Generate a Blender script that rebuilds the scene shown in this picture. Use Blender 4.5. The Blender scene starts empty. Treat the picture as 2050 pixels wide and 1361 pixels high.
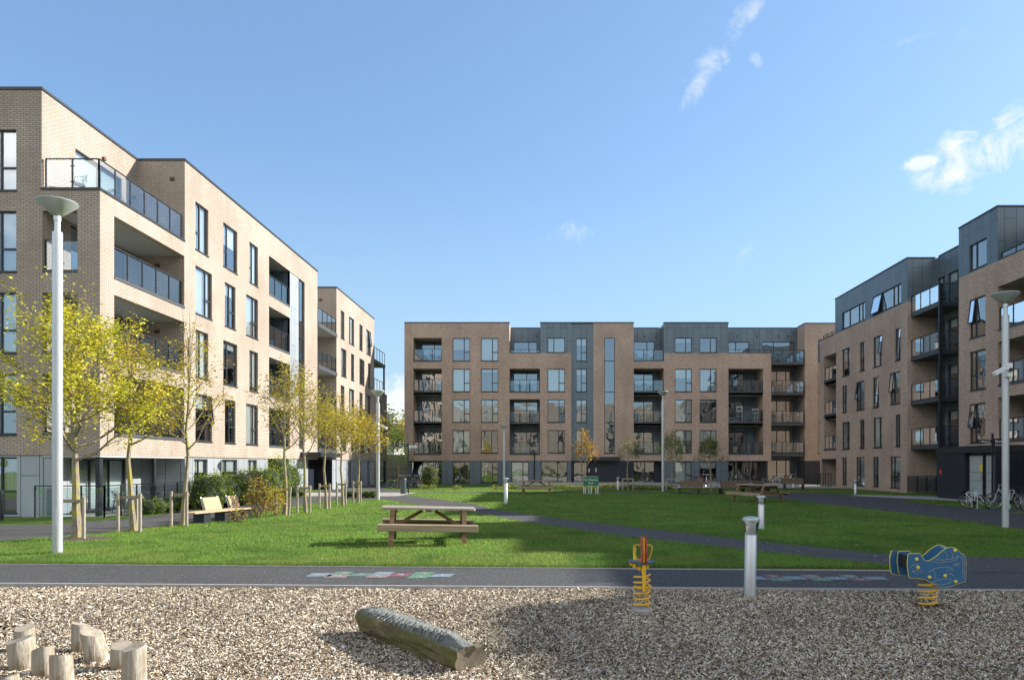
import bpy, math, random
import numpy as np
from mathutils import Vector, Matrix
random.seed(7); rng=np.random.default_rng(11)
sc=bpy.context.scene; COL=sc.collection
PI=math.pi
F0=1400.0; CX,CY=1095.0,929.0; H=1.85      # how the photo was measured: focal px, vanishing point, eye height

def gp(x,y,z=0.0):
    Y=F0*(H-z)/(y-CY); return ((x-CX)*Y/F0, Y)

# ------------------------------------------------------------------ objects
def tag(o,label=None,cat=None,group=None,kind=None):
    if label: o['label']=label
    if cat: o['category']=cat
    if group: o['group']=group
    if kind: o['kind']=kind
    return o
def link(o,parent=None):
    COL.objects.link(o)
    if parent is not None: o.parent=parent
    return o
def empty(name,loc=(0,0,0),rz=0):
    o=bpy.data.objects.new(name,None); o.location=loc; o.rotation_euler=(0,0,rz); o.empty_display_size=.2
    return link(o)
def copy_tree(o,parent=None):
    c=o.copy(); COL.objects.link(c)
    if parent is not None: c.parent=parent
    for ch in list(o.children): copy_tree(ch,c)
    return c

class MB:
    def __init__(s): s.v=[]; s.f=[]; s.m=[]; s.mi=0
    def quad(s,a,b,c,d):
        n=len(s.v); s.v+=[tuple(a),tuple(b),tuple(c),tuple(d)]; s.f.append((n,n+1,n+2,n+3)); s.m.append(s.mi)
    def poly(s,pts):
        n=len(s.v); s.v+=[tuple(p) for p in pts]; s.f.append(tuple(range(n,n+len(pts)))); s.m.append(s.mi)
    def hexa(s,P):   # 8 pts, bottom 4 ccw then top 4
        n=len(s.v); s.v+=[tuple(p) for p in P]
        for f in ((3,2,1,0),(4,5,6,7),(0,1,5,4),(1,2,6,5),(2,3,7,6),(3,0,4,7)):
            s.f.append(tuple(n+i for i in f)); s.m.append(s.mi)
    def box(s,x0,x1,y0,y1,z0,z1):
        if x0>x1:x0,x1=x1,x0
        if y0>y1:y0,y1=y1,y0
        if z0>z1:z0,z1=z1,z0
        s.hexa([(x0,y0,z0),(x1,y0,z0),(x1,y1,z0),(x0,y1,z0),(x0,y0,z1),(x1,y0,z1),(x1,y1,z1),(x0,y1,z1)])
    def bar(s,a,b,w,h,up=(0,0,1)):   # rectangular bar from a to b, w sideways, h along up
        a=Vector(a);b=Vector(b);d=(b-a).normalized();up=Vector(up)
        if abs(d.dot(up))>.98: up=Vector((1,0,0))
        sd=d.cross(up).normalized()*(w/2); u=sd.cross(d).normalized()*(h/2)
        s.hexa([a-sd-u,a+sd-u,b+sd-u,b-sd-u,a-sd+u,a+sd+u,b+sd+u,b-sd+u])
    def tube(s,pts,r,n=8,cap=True,closed=False):
        pts=[Vector(p) for p in pts]; k=len(pts)
        if not hasattr(r,'__len__'): r=[r]*k
        base=len(s.v); ref=None
        for i,p in enumerate(pts):
            if closed: t=pts[(i+1)%k]-pts[i-1]
            else: t=pts[min(i+1,k-1)]-pts[max(i-1,0)]
            t.normalize()
            if ref is None:
                ref=Vector((0,0,1)) if abs(t.z)<.9 else Vector((1,0,0))
            a=(ref-t*ref.dot(t)).normalized(); b=t.cross(a); ref=a
            for j in range(n):
                q=p+(a*math.cos(2*PI*j/n)+b*math.sin(2*PI*j/n))*r[i]; s.v.append(tuple(q))
        for i in range(k if closed else k-1):
            i2=(i+1)%k
            for j in range(n):
                s.f.append((base+i*n+j,base+i*n+(j+1)%n,base+i2*n+(j+1)%n,base+i2*n+j)); s.m.append(s.mi)
        if cap and not closed:
            s.f.append(tuple(base+j for j in range(n))[::-1]); s.m.append(s.mi)
            s.f.append(tuple(base+(k-1)*n+j for j in range(n))); s.m.append(s.mi)
    def lathe(s,prof,c=(0,0,0),n=24):
        base=len(s.v)
        for r,z in prof:
            for j in range(n):
                s.v.append((c[0]+r*math.cos(2*PI*j/n),c[1]+r*math.sin(2*PI*j/n),c[2]+z))
        for i in range(len(prof)-1):
            for j in range(n):
                s.f.append((base+i*n+j,base+i*n+(j+1)%n,base+(i+1)*n+(j+1)%n,base+(i+1)*n+j)); s.m.append(s.mi)
        s.f.append(tuple(base+j for j in range(n))[::-1]); s.m.append(s.mi)
        s.f.append(tuple(base+(len(prof)-1)*n+j for j in range(n))); s.m.append(s.mi)
    def prism(s,pts,f0,f1):  # extrude outline pts between maps f0 and f1
        A=[f0(p) for p in pts];B=[f1(p) for p in pts];n=len(s.v);k=len(pts)
        s.v+=[tuple(p) for p in A+B]
        s.f.append(tuple(range(n,n+k))[::-1]);s.m.append(s.mi)
        s.f.append(tuple(range(n+k,n+2*k)));s.m.append(s.mi)
        for i in range(k):
            j=(i+1)%k; s.f.append((n+i,n+j,n+k+j,n+k+i));s.m.append(s.mi)
    def build(s,name,mats,parent=None,smooth=False,bevel=0,loc=None,rz=0):
        me=bpy.data.meshes.new(name); me.from_pydata(s.v,[],s.f)
        if not isinstance(mats,(list,tuple)): mats=[mats]
        for m in mats: me.materials.append(m)
        me.polygons.foreach_set('material_index',s.m)
        if smooth: me.polygons.foreach_set('use_smooth',[True]*len(s.f))
        me.validate(); me.update()
        o=bpy.data.objects.new(name,me); link(o,parent)
        if loc is not None: o.location=loc
        if rz: o.rotation_euler=(0,0,rz)
        if bevel:
            b=o.modifiers.new('bevel','BEVEL'); b.width=bevel; b.segments=2; b.limit_method='ANGLE'
        if smooth:
            try: me.set_sharp_from_angle(angle=math.radians(40))
            except Exception: pass
        return o

def split_build(mb,name,mat,parent):
    """every box of the builder becomes an object of its own"""
    for i in range(0,len(mb.v),8):
        k=MB(); k.hexa(mb.v[i:i+8]); k.build(name,mat,parent)
def np_mesh(name,V,nper,mat,parent=None,cols=None,smooth=False):
    """V: (N*nper,3) points, every nper form one face; cols (N,3) one colour per face"""
    N=len(V)//nper; me=bpy.data.meshes.new(name)
    me.vertices.add(len(V)); me.vertices.foreach_set('co',np.asarray(V,dtype=np.float32).ravel())
    me.loops.add(len(V)); me.loops.foreach_set('vertex_index',np.arange(len(V),dtype=np.int32))
    me.polygons.add(N); me.polygons.foreach_set('loop_start',np.arange(0,len(V),nper,dtype=np.int32))
    try: me.polygons.foreach_set('loop_total',np.full(N,nper,dtype=np.int32))
    except Exception: pass
    me.materials.append(mat); me.update(calc_edges=True)
    if cols is not None:
        a=me.color_attributes.new('Col','FLOAT_COLOR','POINT')
        c=np.ones((len(V),4),dtype=np.float32); c[:,:3]=np.repeat(cols,nper,axis=0); a.data.foreach_set('color',c.ravel())
    o=bpy.data.objects.new(name,me); return link(o,parent)

# ------------------------------------------------------------------ materials
def lin(r,g,b):
    f=lambda c:(c/255/12.92) if c/255<=.04045 else ((c/255+.055)/1.055)**2.4
    return (f(r),f(g),f(b),1)
class NT:
    def __init__(s,name):
        s.mat=bpy.data.materials.new(name); s.mat.use_nodes=True; s.t=s.mat.node_tree; s.n=s.t.nodes; s.n.clear()
        s.out=s.n.new('ShaderNodeOutputMaterial')
    def a(s,typ,**kw):
        nd=s.n.new('ShaderNode'+typ)
        for k,v in kw.items():
            if k.startswith('i_'):
                key=k[2:].replace('_',' '); nd.inputs[key].default_value=v
            else: setattr(nd,k,v)
        return nd
    def l(s,a,b): s.t.links.new(a,b)
    def surf(s,sh): s.l(sh,s.out.inputs['Surface']); return s.mat
    def coord(s,scale=(1,1,1),out='Object',rot=(0,0,0)):
        tc=s.a('TexCoord'); mp=s.a('Mapping'); mp.inputs['Scale'].default_value=scale; mp.inputs['Rotation'].default_value=rot
        s.l(tc.outputs[out],mp.inputs['Vector']); return mp.outputs['Vector']
    def noise(s,vec,scale,detail=4,rough=.55,dist=0):
        n=s.a('TexNoise'); n.inputs['Scale'].default_value=scale; n.inputs['Detail'].default_value=detail
        n.inputs['Roughness'].default_value=rough; n.inputs['Distortion'].default_value=dist
        if vec is not None: s.l(vec,n.inputs['Vector'])
        return n.outputs['Fac']
    def ramp(s,fac,stops):
        r=s.a('ValToRGB'); e=r.color_ramp.elements
        while len(e)<len(stops): e.new(.5)
        for i,(p,c) in enumerate(stops):
            e[i].position=p; e[i].color=c if len(c)==4 else (*c,1)
        s.l(fac,r.inputs['Fac']); return r.outputs['Color']
    def mix(s,a,b,fac,typ='MIX'):
        m=s.a('Mix',data_type='RGBA',blend_type=typ)
        for sock,v in ((m.inputs[0],fac),(m.inputs[6],a),(m.inputs[7],b)):
            if hasattr(v,'default_value') and not isinstance(v,(int,float,tuple)): s.l(v,sock)
            else: sock.default_value=v
        return m.outputs[2]
    def bump(s,h,strength=.3,dist=.02):
        b=s.a('Bump'); b.inputs['Strength'].default_value=strength; b.inputs['Distance'].default_value=dist
        s.l(h,b.inputs['Height']); return b.outputs['Normal']
    def bsdf(s,col,rough=.7,metal=0,normal=None,spec=.5):
        p=s.a('BsdfPrincipled')
        if isinstance(col,tuple): p.inputs['Base Color'].default_value=col
        else: s.l(col,p.inputs['Base Color'])
        if isinstance(rough,(int,float)): p.inputs['Roughness'].default_value=rough
        else: s.l(rough,p.inputs['Roughness'])
        p.inputs['Metallic'].default_value=metal; p.inputs['Specular IOR Level'].default_value=spec
        if normal is not None: s.l(normal,p.inputs['Normal'])
        return p.outputs[0]

def simple(name,col,rough=.6,metal=0,var=.15,scale=6,bump=0):
    t=NT(name); v=t.coord(); n=t.noise(v,scale,5)
    c=t.mix(tuple(x*(1-var) for x in col[:3])+(1,),tuple(min(1,x*(1+var)) for x in col[:3])+(1,),n)
    nm=t.bump(t.noise(v,scale*12,3),bump,.01) if bump else None
    return t.surf(t.bsdf(c,rough,metal,nm))

def uvz(t):
    """wall coordinates: runs along X or Y by the way the wall faces, and up Z"""
    g=t.a('NewGeometry'); sp=t.a('SeparateXYZ'); t.l(g.outputs['Position'],sp.inputs[0])
    sn=t.a('SeparateXYZ'); t.l(g.outputs['True Normal'],sn.inputs[0])
    ab=t.a('Math',operation='ABSOLUTE'); t.l(sn.outputs['X'],ab.inputs[0])
    gt=t.a('Math',operation='GREATER_THAN'); t.l(ab.outputs[0],gt.inputs[0]); gt.inputs[1].default_value=.5
    mx=t.a('Mix',data_type='FLOAT'); t.l(gt.outputs[0],mx.inputs[0]); t.l(sp.outputs['X'],mx.inputs[2]); t.l(sp.outputs['Y'],mx.inputs[3])
    return mx.outputs[0],sp.outputs['Z'],g.outputs['Position']
def brick(name,c1,c2,mortar,dark,bias=0):
    t=NT(name); u,z,pos=uvz(t)
    cb=t.a('CombineXYZ'); t.l(u,cb.inputs[0]); t.l(z,cb.inputs[1])
    b=t.a('TexBrick'); b.offset=.5; b.inputs['Scale'].default_value=1
    b.inputs['Brick Width'].default_value=.225; b.inputs['Row Height'].default_value=.075; b.inputs['Mortar Size'].default_value=.0135
    b.inputs['Mortar Smooth'].default_value=.2; b.inputs['Bias'].default_value=bias
    b.inputs['Color1'].default_value=c1; b.inputs['Color2'].default_value=c2; b.inputs['Mortar'].default_value=mortar
    t.l(cb.outputs[0],b.inputs['Vector'])
    # single odd bricks: noise sampled in brick cells
    sc_=t.a('VectorMath',operation='MULTIPLY'); t.l(cb.outputs[0],sc_.inputs[0]); sc_.inputs[1].default_value=(1/.225,1/.075,1)
    wn=t.a('TexNoise'); wn.inputs['Scale'].default_value=.93; wn.inputs['Detail'].default_value=1; t.l(sc_.outputs[0],wn.inputs['Vector'])
    r=t.ramp(wn.outputs['Fac'],[(.38,(.0,.0,.0,1)),(.62,(1,1,1,1))])
    c=t.mix(b.outputs['Color'],dark,t.mix((0,0,0,1),(.55,.55,.55,1),r))
    big=t.noise(pos,.35,4); c=t.mix(c,t.mix(c,(.74,.70,.67,1),1.0,'MULTIPLY'),t.ramp(big,[(.4,(0,0,0)),(.7,(1,1,1))]))
    sv_=t.a('VectorMath',operation='MULTIPLY'); t.l(cb.outputs[0],sv_.inputs[0]); sv_.inputs[1].default_value=(1.7,.16,1)
    st=t.noise(sv_.outputs[0],1.0,5,.65); c=t.mix(c,t.mix(c,(.80,.78,.77,1),1.0,'MULTIPLY'),t.ramp(st,[(.48,(0,0,0)),(.72,(1,1,1))]))
    # mortar wins again
    c=t.mix(c,mortar,b.outputs['Fac'])
    fine=t.noise(pos,40,3)
    c=t.mix(c,t.mix(c,(.88,.88,.88,1),1.0,'MULTIPLY'),fine)
    inv=t.a('Math',operation='SUBTRACT'); inv.inputs[0].default_value=1; t.l(b.outputs['Fac'],inv.inputs[1])
    return t.surf(t.bsdf(c,.85,0,t.bump(inv.outputs[0],.6,.012)))
def panels(name,col,w=.62,h=1.9,rough=.38,off=.37):
    t=NT(name); u,z,pos=uvz(t)
    cb=t.a('CombineXYZ'); t.l(z,cb.inputs[0]); t.l(u,cb.inputs[1])
    b=t.a('TexBrick'); b.offset=off; b.offset_frequency=2
    b.inputs['Scale'].default_value=1; b.inputs['Brick Width'].default_value=h; b.inputs['Row Height'].default_value=w; b.inputs['Mortar Size'].default_value=.010; b.inputs['Mortar Smooth'].default_value=0
    b.inputs['Color1'].default_value=col; b.inputs['Color2'].default_value=tuple(x*1.18 for x in col[:3])+(1,); b.inputs['Mortar'].default_value=(.015,.017,.02,1)
    t.l(cb.outputs[0],b.inputs['Vector'])
    n=t.noise(pos,1.1,4); c=t.mix(b.outputs['Color'],t.mix(b.outputs['Color'],(.82,.84,.86,1),1.0,'MULTIPLY'),n)
    inv=t.a('Math',operation='SUBTRACT'); inv.inputs[0].default_value=1; t.l(b.outputs['Fac'],inv.inputs[1])
    return t.surf(t.bsdf(c,rough,.25,t.bump(inv.outputs[0],.5,.01)))

M={}
M['brick_buff']=brick('buff_brick',(.61,.51,.415,1),(.52,.425,.345,1),(.22,.185,.15,1),(.48,.38,.30,1))
M['brick_brown']=brick('brown_brick',(.70,.515,.39,1),(.57,.405,.30,1),(.30,.25,.21,1),(.34,.23,.17,1))
M['panel_pale']=panels('pale_grey_cladding',(.36,.385,.40,1),.66,2.3)
M['panel_dark']=panels('slate_grey_cladding',(.118,.15,.172,1),.62,1.9)
M['metal_dark']=simple('charcoal_metal',(.028,.032,.038,1),.4,.3)
M['black_panel']=panels('black_cladding',(.028,.032,.045,1),.5,3.0,.3)
M['soffit']=simple('pale_soffit',(.42,.42,.40,1),.8)
M['roof']=simple('roof_felt',(.12,.12,.12,1),.9)
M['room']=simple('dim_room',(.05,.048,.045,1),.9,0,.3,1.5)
M['slab']=simple('grey_slab_edge',(.06,.068,.075,1),.5,.2)
def glass(name,refl,tint,rough=.0,wob=.0):
    t=NT(name); tr=t.a('BsdfTransparent'); tr.inputs[0].default_value=tint
    gl=t.a('BsdfGlossy'); gl.inputs['Roughness'].default_value=rough; gl.inputs['Color'].default_value=(.93,.97,1,1)
    if wob:
        g=t.a('NewGeometry'); n=t.noise(g.outputs['Position'],.9,1); nb=t.bump(n,wob,.05); t.l(nb,gl.inputs['Normal'])
    fr=t.a('Fresnel'); fr.inputs['IOR'].default_value=1.5
    m=t.a('Math',operation='MULTIPLY_ADD'); t.l(fr.outputs[0],m.inputs[0]); m.inputs[1].default_value=(1.3 if wob else .9); m.inputs[2].default_value=refl; m.use_clamp=True
    mx=t.a('MixShader'); t.l(m.outputs[0],mx.inputs[0]); t.l(tr.outputs[0],mx.inputs[1]); t.l(gl.outputs[0],mx.inputs[2])
    return t.surf(mx.outputs[0])
M['pane']=glass('window_glass',.30,(.80,.86,.87,1),.0,.25)
M['bglass']=glass('balcony_glass',.15,(.70,.78,.82,1),.0)
M['frame']=simple('graphite_window_frame',(.02,.023,.028,1),.45)
M['blind']=simple('white_blind',(.78,.80,.77,1),.8,0,.04)
def curtain():
    t=NT('curtain_cloth'); u,z,pos=uvz(t); w=t.a('TexWave'); w.inputs['Scale'].default_value=2.2; w.inputs['Distortion'].default_value=1.5
    cb=t.a('CombineXYZ'); t.l(u,cb.inputs[0]); t.l(cb.outputs[0],w.inputs['Vector'])
    c=t.mix((.62,.63,.62,1),(.8,.8,.78,1),w.outputs['Fac']); return t.surf(t.bsdf(c,.9,0,t.bump(w.outputs['Fac'],.8,.05)))
M['curtain']=curtain()
M['curtain_warm']=simple('warm_curtain_cloth',(.45,.33,.27,1),.9)

def attr_mat(name,rough=.6,trans=0,var=.15,spec=.3,mul=1):
    t=NT(name); a=t.a('Attribute',attribute_name='Col'); c=a.outputs['Color']
    p=t.bsdf(c,rough,0,None,spec)
    if trans:
        tl=t.a('BsdfTranslucent'); t.l(c,tl.inputs['Color']); mx=t.a('MixShader'); mx.inputs[0].default_value=trans
        t.l(p,mx.inputs[1]); t.l(tl.outputs[0],mx.inputs[2]); return t.surf(mx.outputs[0])
    return t.surf(p)
M['leaf']=attr_mat('leaf_blade',.5,.38)
M['grassblade']=attr_mat('grass_blade',.55,.62)
M['chip']=attr_mat('wood_chip',.75,0)
def bark(name,c1,c2,moss=None):
    t=NT(name); v=t.coord((1,1,.35)); n=t.noise(v,18,6,.65); c=t.ramp(n,[(.3,c1),(.7,c2)])
    if moss: c=t.mix(c,moss,t.ramp(t.noise(t.coord(),3.5,5),[(.48,(0,0,0)),(.6,(1,1,1))]))
    return t.surf(t.bsdf(c,.9,0,t.bump(t.noise(v,45,4),.6,.02)))
M['bark']=bark('grey_bark',(.16,.13,.10),(.34,.29,.23),(.33,.29,.06,1))
M['twig']=simple('brown_twig',(.15,.11,.08,1),.8)
M['stake']=bark('weathered_stake',(.22,.18,.14),(.42,.37,.30))
M['stump']=None
def wood(name,c1,c2,sx=(1,1,1),scale=9,rough=.75,bump=.3):
    t=NT(name); v=t.coord(sx); n=t.noise(v,scale,6,.6,.6); c=t.ramp(n,[(.3,c1),(.72,c2)])
    return t.surf(t.bsdf(c,rough,0,t.bump(t.noise(v,scale*4,4),bump,.01)))
M['wood_x']=wood('weathered_plank',(.20,.14,.085),(.42,.33,.22),(.12,3,3))
M['wood_dark']=wood('brown_plank',(.13,.075,.035),(.27,.17,.085),(.15,3,3))
M['wood_top']=wood('silvered_plank',(.22,.185,.145),(.40,.35,.285),(.12,4,3))
M['wood_orange']=wood('oiled_slat',(.40,.28,.16),(.62,.47,.30),(1,1,4))
M['wood_bench']=wood('brown_slat',(.10,.065,.045),(.22,.15,.10),(1,1,4))
def stumpmat():
    t=NT('barked_post'); v=t.coord((3,3,.25)); n=t.noise(v,7,6,.65,.8)
    c=t.ramp(n,[(.22,(.09,.07,.05)),(.38,(.30,.26,.20)),(.6,(.42,.38,.31)),(.8,(.60,.56,.49))])
    v2=t.coord(); st=t.ramp(t.noise(v2,4,3),[(.45,(0,0,0)),(.62,(1,1,1))]); c=t.mix(c,t.mix(c,(.62,.55,.42,1),1.0,'MULTIPLY'),st)
    return t.surf(t.bsdf(c,.85,0,t.bump(n,.7,.03)))
M['stump']=stumpmat()
M['stump_top']=wood('sawn_end_grain',(.26,.21,.15),(.46,.40,.31),(1,1,1),14)
def galv():
    t=NT('galvanised_steel'); v=t.coord((1,1,.2)); n=t.noise(v,9,5)
    c=t.mix((.45,.48,.50,1),(.60,.63,.64,1),n); r=t.a('MapRange'); t.l(n,r.inputs[0]); r.inputs[3].default_value=.32; r.inputs[4].default_value=.5
    return t.surf(t.bsdf(c,r.outputs[0],.55))
M['galv']=galv()
M['lampdish']=simple('satin_aluminium',(.50,.53,.52,1),.35,.4,.05)
M['white_plastic']=simple('white_plastic',(.75,.76,.76,1),.4,0,.04)
M['clear_lens']=glass('bollard_lens',.22,(.8,.84,.85,1),.05)
M['yellow']=simple('yellow_paint',(.78,.45,.02,1),.35,0,.12,14)
M['red']=simple('red_board',(.42,.05,.06,1),.45,0,.15)
M['blueboard']=simple('blue_board',(.035,.135,.27,1),.42,0,.12,3,.1)
M['yellow_edge']=simple('yellow_board_core',(.80,.68,.10,1),.5)
M['engraved']=simple('engraved_line',(.62,.50,.28,1),.6)
M['seatboard']=simple('slate_seat_board',(.07,.09,.12,1),.5)
M['black']=simple('black_rubber',(.012,.012,.013,1),.6)
M['chrome']=simple('brushed_silver',(.6,.61,.62,1),.3,.8,.05)
M['white_paint']=simple('white_enamel',(.75,.76,.78,1),.35)
M['concrete']=simple('concrete',(.36,.35,.33,1),.85,0,.25,8,.2)
M['paving']=None
M['green']=simple('green_sign_paint',(.012,.16,.09,1),.4,0,.08)
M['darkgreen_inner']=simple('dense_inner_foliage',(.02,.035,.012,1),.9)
M['paper_red']=simple('red_sticker',(.55,.05,.06,1),.5)
M['yel_sticker']=simple('yellow_notice',(.72,.58,.04,1),.5)
M['lettering']=simple('white_lettering',(.8,.8,.78,1),.5,0,.02)
M['dark_lettering']=simple('black_lettering',(.01,.01,.012,1),.4)
M['grey_chair']=simple('grey_wicker',(.16,.17,.18,1),.6)
M['frosted']=simple('frosted_door_film',(.34,.38,.36,1),.35,0,.08)

def grassmat():
    t=NT('lawn_turf'); g=t.a('NewGeometry'); p=g.outputs['Position']
    n1=t.noise(p,.5,5,.6); n2=t.noise(p,14,6,.7); n3=t.noise(p,70,3,.7)
    c=t.mix((.08,.16,.02,1),(.145,.25,.035,1),n1)
    c=t.mix(c,t.ramp(n2,[(.3,(.045,.09,.014)),(.7,(.14,.235,.038))]),.6)
    c=t.mix(c,t.ramp(n3,[(.35,(.03,.06,.010)),(.7,(.17,.26,.05))]),.45)
    return t.surf(t.bsdf(c,.9,0,t.bump(n3,1.0,.04),.2))
M['grass']=grassmat()
def asphalt():
    t=NT('asphalt'); g=t.a('NewGeometry'); p=g.outputs['Position']
    n1=t.noise(p,.6,4); n2=t.noise(p,85,3,.75)
    c=t.mix((.036,.036,.038,1),(.062,.060,.061,1),t.ramp(n1,[(.35,(0,0,0)),(.65,(1,1,1))]))
    c=t.mix(c,t.ramp(n2,[(.36,(.02,.02,.022)),(.5,(.058,.057,.057)),(.70,(.21,.205,.195))]),.6)
    n4=t.noise(p,22,4,.8); c=t.mix(c,t.mix(c,(.55,.55,.55,1),1.0,'MULTIPLY'),t.ramp(n4,[(.45,(0,0,0)),(.62,(1,1,1))])); sp=t.ramp(t.noise(p,30,1),[(.68,(0,0,0)),(.72,(1,1,1))]); c=t.mix(c,(.33,.31,.26,1),sp)
    return t.surf(t.bsdf(c,.85,0,t.bump(n2,.6,.01)))
M['asphalt']=asphalt()
def paving():
    t=NT('pale_paving'); g=t.a('NewGeometry'); p=g.outputs['Position']; b=t.a('TexBrick'); t.l(p,b.inputs['Vector'])
    b.inputs['Scale'].default_value=1; b.inputs['Brick Width'].default_value=.6; b.inputs['Row Height'].default_value=.4; b.inputs['Mortar Size'].default_value=.008
    b.inputs['Color1'].default_value=(.42,.40,.36,1); b.inputs['Color2'].default_value=(.36,.34,.31,1); b.inputs['Mortar'].default_value=(.2,.19,.17,1)
    c=t.mix(b.outputs['Color'],(.3,.28,.25,1),t.mix((0,0,0,1),(.5,.5,.5,1),t.noise(p,3,5))); return t.surf(t.bsdf(c,.85))
M['paving']=paving()
def barkbase():
    t=NT('mulch_bed'); g=t.a('NewGeometry'); p=g.outputs['Position']
    v=t.a('TexVoronoi'); v.inputs['Scale'].default_value=45; t.l(p,v.inputs['Vector'])
    c=t.ramp(v.outputs['Color'],[(.2,(.035,.025,.018)),(.6,(.10,.08,.055)),(.9,(.25,.21,.16))])
    return t.surf(t.bsdf(c,.95,0,t.bump(v.outputs['Distance'],1,.03)))
M['mulch']=barkbase()
def chalk(name,c):
    t=NT(name); g=t.a('NewGeometry'); p=g.outputs['Position']; n=t.noise(p,120,2,.7)
    cc=t.mix(c,(.07,.07,.07,1),t.ramp(n,[(.36,(.12,.12,.12)),(.60,(.9,.9,.9))])); return t.surf(t.bsdf(cc,.8))
M['c_blue']=chalk('worn_blue_paint',(.30,.42,.52,1)); M['c_green']=chalk('worn_green_paint',(.15,.36,.20,1))
M['c_teal']=chalk('worn_teal_paint',(.10,.30,.23,1)); M['c_pink']=chalk('worn_pink_paint',(.45,.29,.28,1)); M['c_red']=chalk('worn_red_paint',(.38,.09,.12,1))
M['c_white']=chalk('worn_white_paint',(.7,.72,.7,1))
def logmat():
    t=NT('mossy_log'); v=t.coord((.6,2.5,2.5)); n=t.noise(v,5,6,.65,.5); v2=t.coord()
    c=t.ramp(n,[(.28,(.05,.04,.022)),(.5,(.15,.125,.06)),(.75,(.30,.26,.15))])
    m=t.ramp(t.noise(v2,3.2,5),[(.42,(0,0,0)),(.56,(1,1,1))]); c=t.mix(c,t.mix((.07,.07,.02,1),(.17,.165,.05,1),t.noise(v2,20,4)),m)
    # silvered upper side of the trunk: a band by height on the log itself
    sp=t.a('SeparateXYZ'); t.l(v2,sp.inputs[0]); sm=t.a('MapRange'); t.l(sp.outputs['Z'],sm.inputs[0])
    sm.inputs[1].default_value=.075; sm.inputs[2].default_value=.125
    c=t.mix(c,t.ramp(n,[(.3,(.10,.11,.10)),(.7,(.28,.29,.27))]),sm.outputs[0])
    return t.surf(t.bsdf(c,.9,0,t.bump(t.noise(v,16,5),.8,.03)))
M['log']=logmat()

# ------------------------------------------------------------------ facades
class Fr:
    """wall frame: P(u,z,d): u along the wall, z up, d outwards"""
    def __init__(s,axis,pos,n,dz=0): s.ax=axis; s.p=pos; s.nn=n; s.dz=dz
    def P(s,u,z,d=0):
        return (u,s.p+s.nn*d,z+s.dz) if s.ax=='x' else (s.p+s.nn*d,u,z+s.dz)
def q(mb,F,u0,u1,z0,z1,d):
    a,b,c,e=F.P(u0,z0,d),F.P(u1,z0,d),F.P(u1,z1,d),F.P(u0,z1,d)
    flip=(F.ax=='x' and F.nn>0) or (F.ax=='y' and F.nn<0)
    mb.quad(*( (b,a,e,c) if flip else (a,b,c,e)))
def fbox(mb,F,u0,u1,z0,z1,d0,d1):
    A=F.P(u0,z0,d0);B=F.P(u1,z1,d1); mb.box(A[0],B[0],A[1],B[1],A[2],B[2])
def wall(mb,F,u0,u1,z0,z1,holes=(),rev=.14,mi=0,inner=False):
    us=sorted(set([u0,u1]+[h[0] for h in holes]+[h[1] for h in holes])); us=[u for u in us if u0<=u<=u1]
    zs=sorted(set([z0,z1]+[h[2] for h in holes]+[h[3] for h in holes])); zs=[z for z in zs if z0<=z<=z1]
    mb.mi=mi
    for i in range(len(us)-1):
        for j in range(len(zs)-1):
            uc=(us[i]+us[i+1])/2; zc=(zs[j]+zs[j+1])/2
            if any(h[0]<uc<h[1] and h[2]<zc<h[3] for h in holes): continue
            q(mb,F,us[i],us[i+1],zs[j],zs[j+1],0)
            if inner: q(mb,F,us[i],us[i+1],zs[j],zs[j+1],-rev)
    for h in holes:
        a,b,c,d=h[:4]
        for (ua,za,ub,zb) in ((a,c,b,c),(b,c,b,d),(b,d,a,d),(a,d,a,c)):
            mb.quad(F.P(ua,za,0),F.P(ub,zb,0),F.P(ub,zb,-rev),F.P(ua,za,-rev))
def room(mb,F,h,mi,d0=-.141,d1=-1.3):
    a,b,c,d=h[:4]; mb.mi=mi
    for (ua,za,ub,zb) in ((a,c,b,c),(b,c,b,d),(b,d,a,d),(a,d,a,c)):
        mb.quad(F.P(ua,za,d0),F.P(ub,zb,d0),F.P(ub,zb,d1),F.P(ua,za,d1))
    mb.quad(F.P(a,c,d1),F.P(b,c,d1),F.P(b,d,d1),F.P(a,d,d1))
STY={ # columns: (fraction width, [horizontal splits as fraction of height])
 'WR':[(.66,[]),(.34,[.38])],'WL':[(.34,[.38]),(.66,[])],
 'NR':[(.5,[]),(.5,[.38])],'NL':[(.42,[.38]),(.58,[])],
 'P2':[(.36,[]),(.64,[])],'P2r':[(.64,[]),(.36,[])],'P4':[(.14,[]),(.14,[]),(.4,[]),(.32,[])],
 'D':[(.55,[]),(.45,[])],'D3':[(.36,[]),(.34,[]),(.30,[])],'S':[(1,[.265,.53,.80])],'S2':[(1,[.35,.66])],'V2':[(.62,[]),(.38,[])],
}
wr=random.Random(5)
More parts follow.
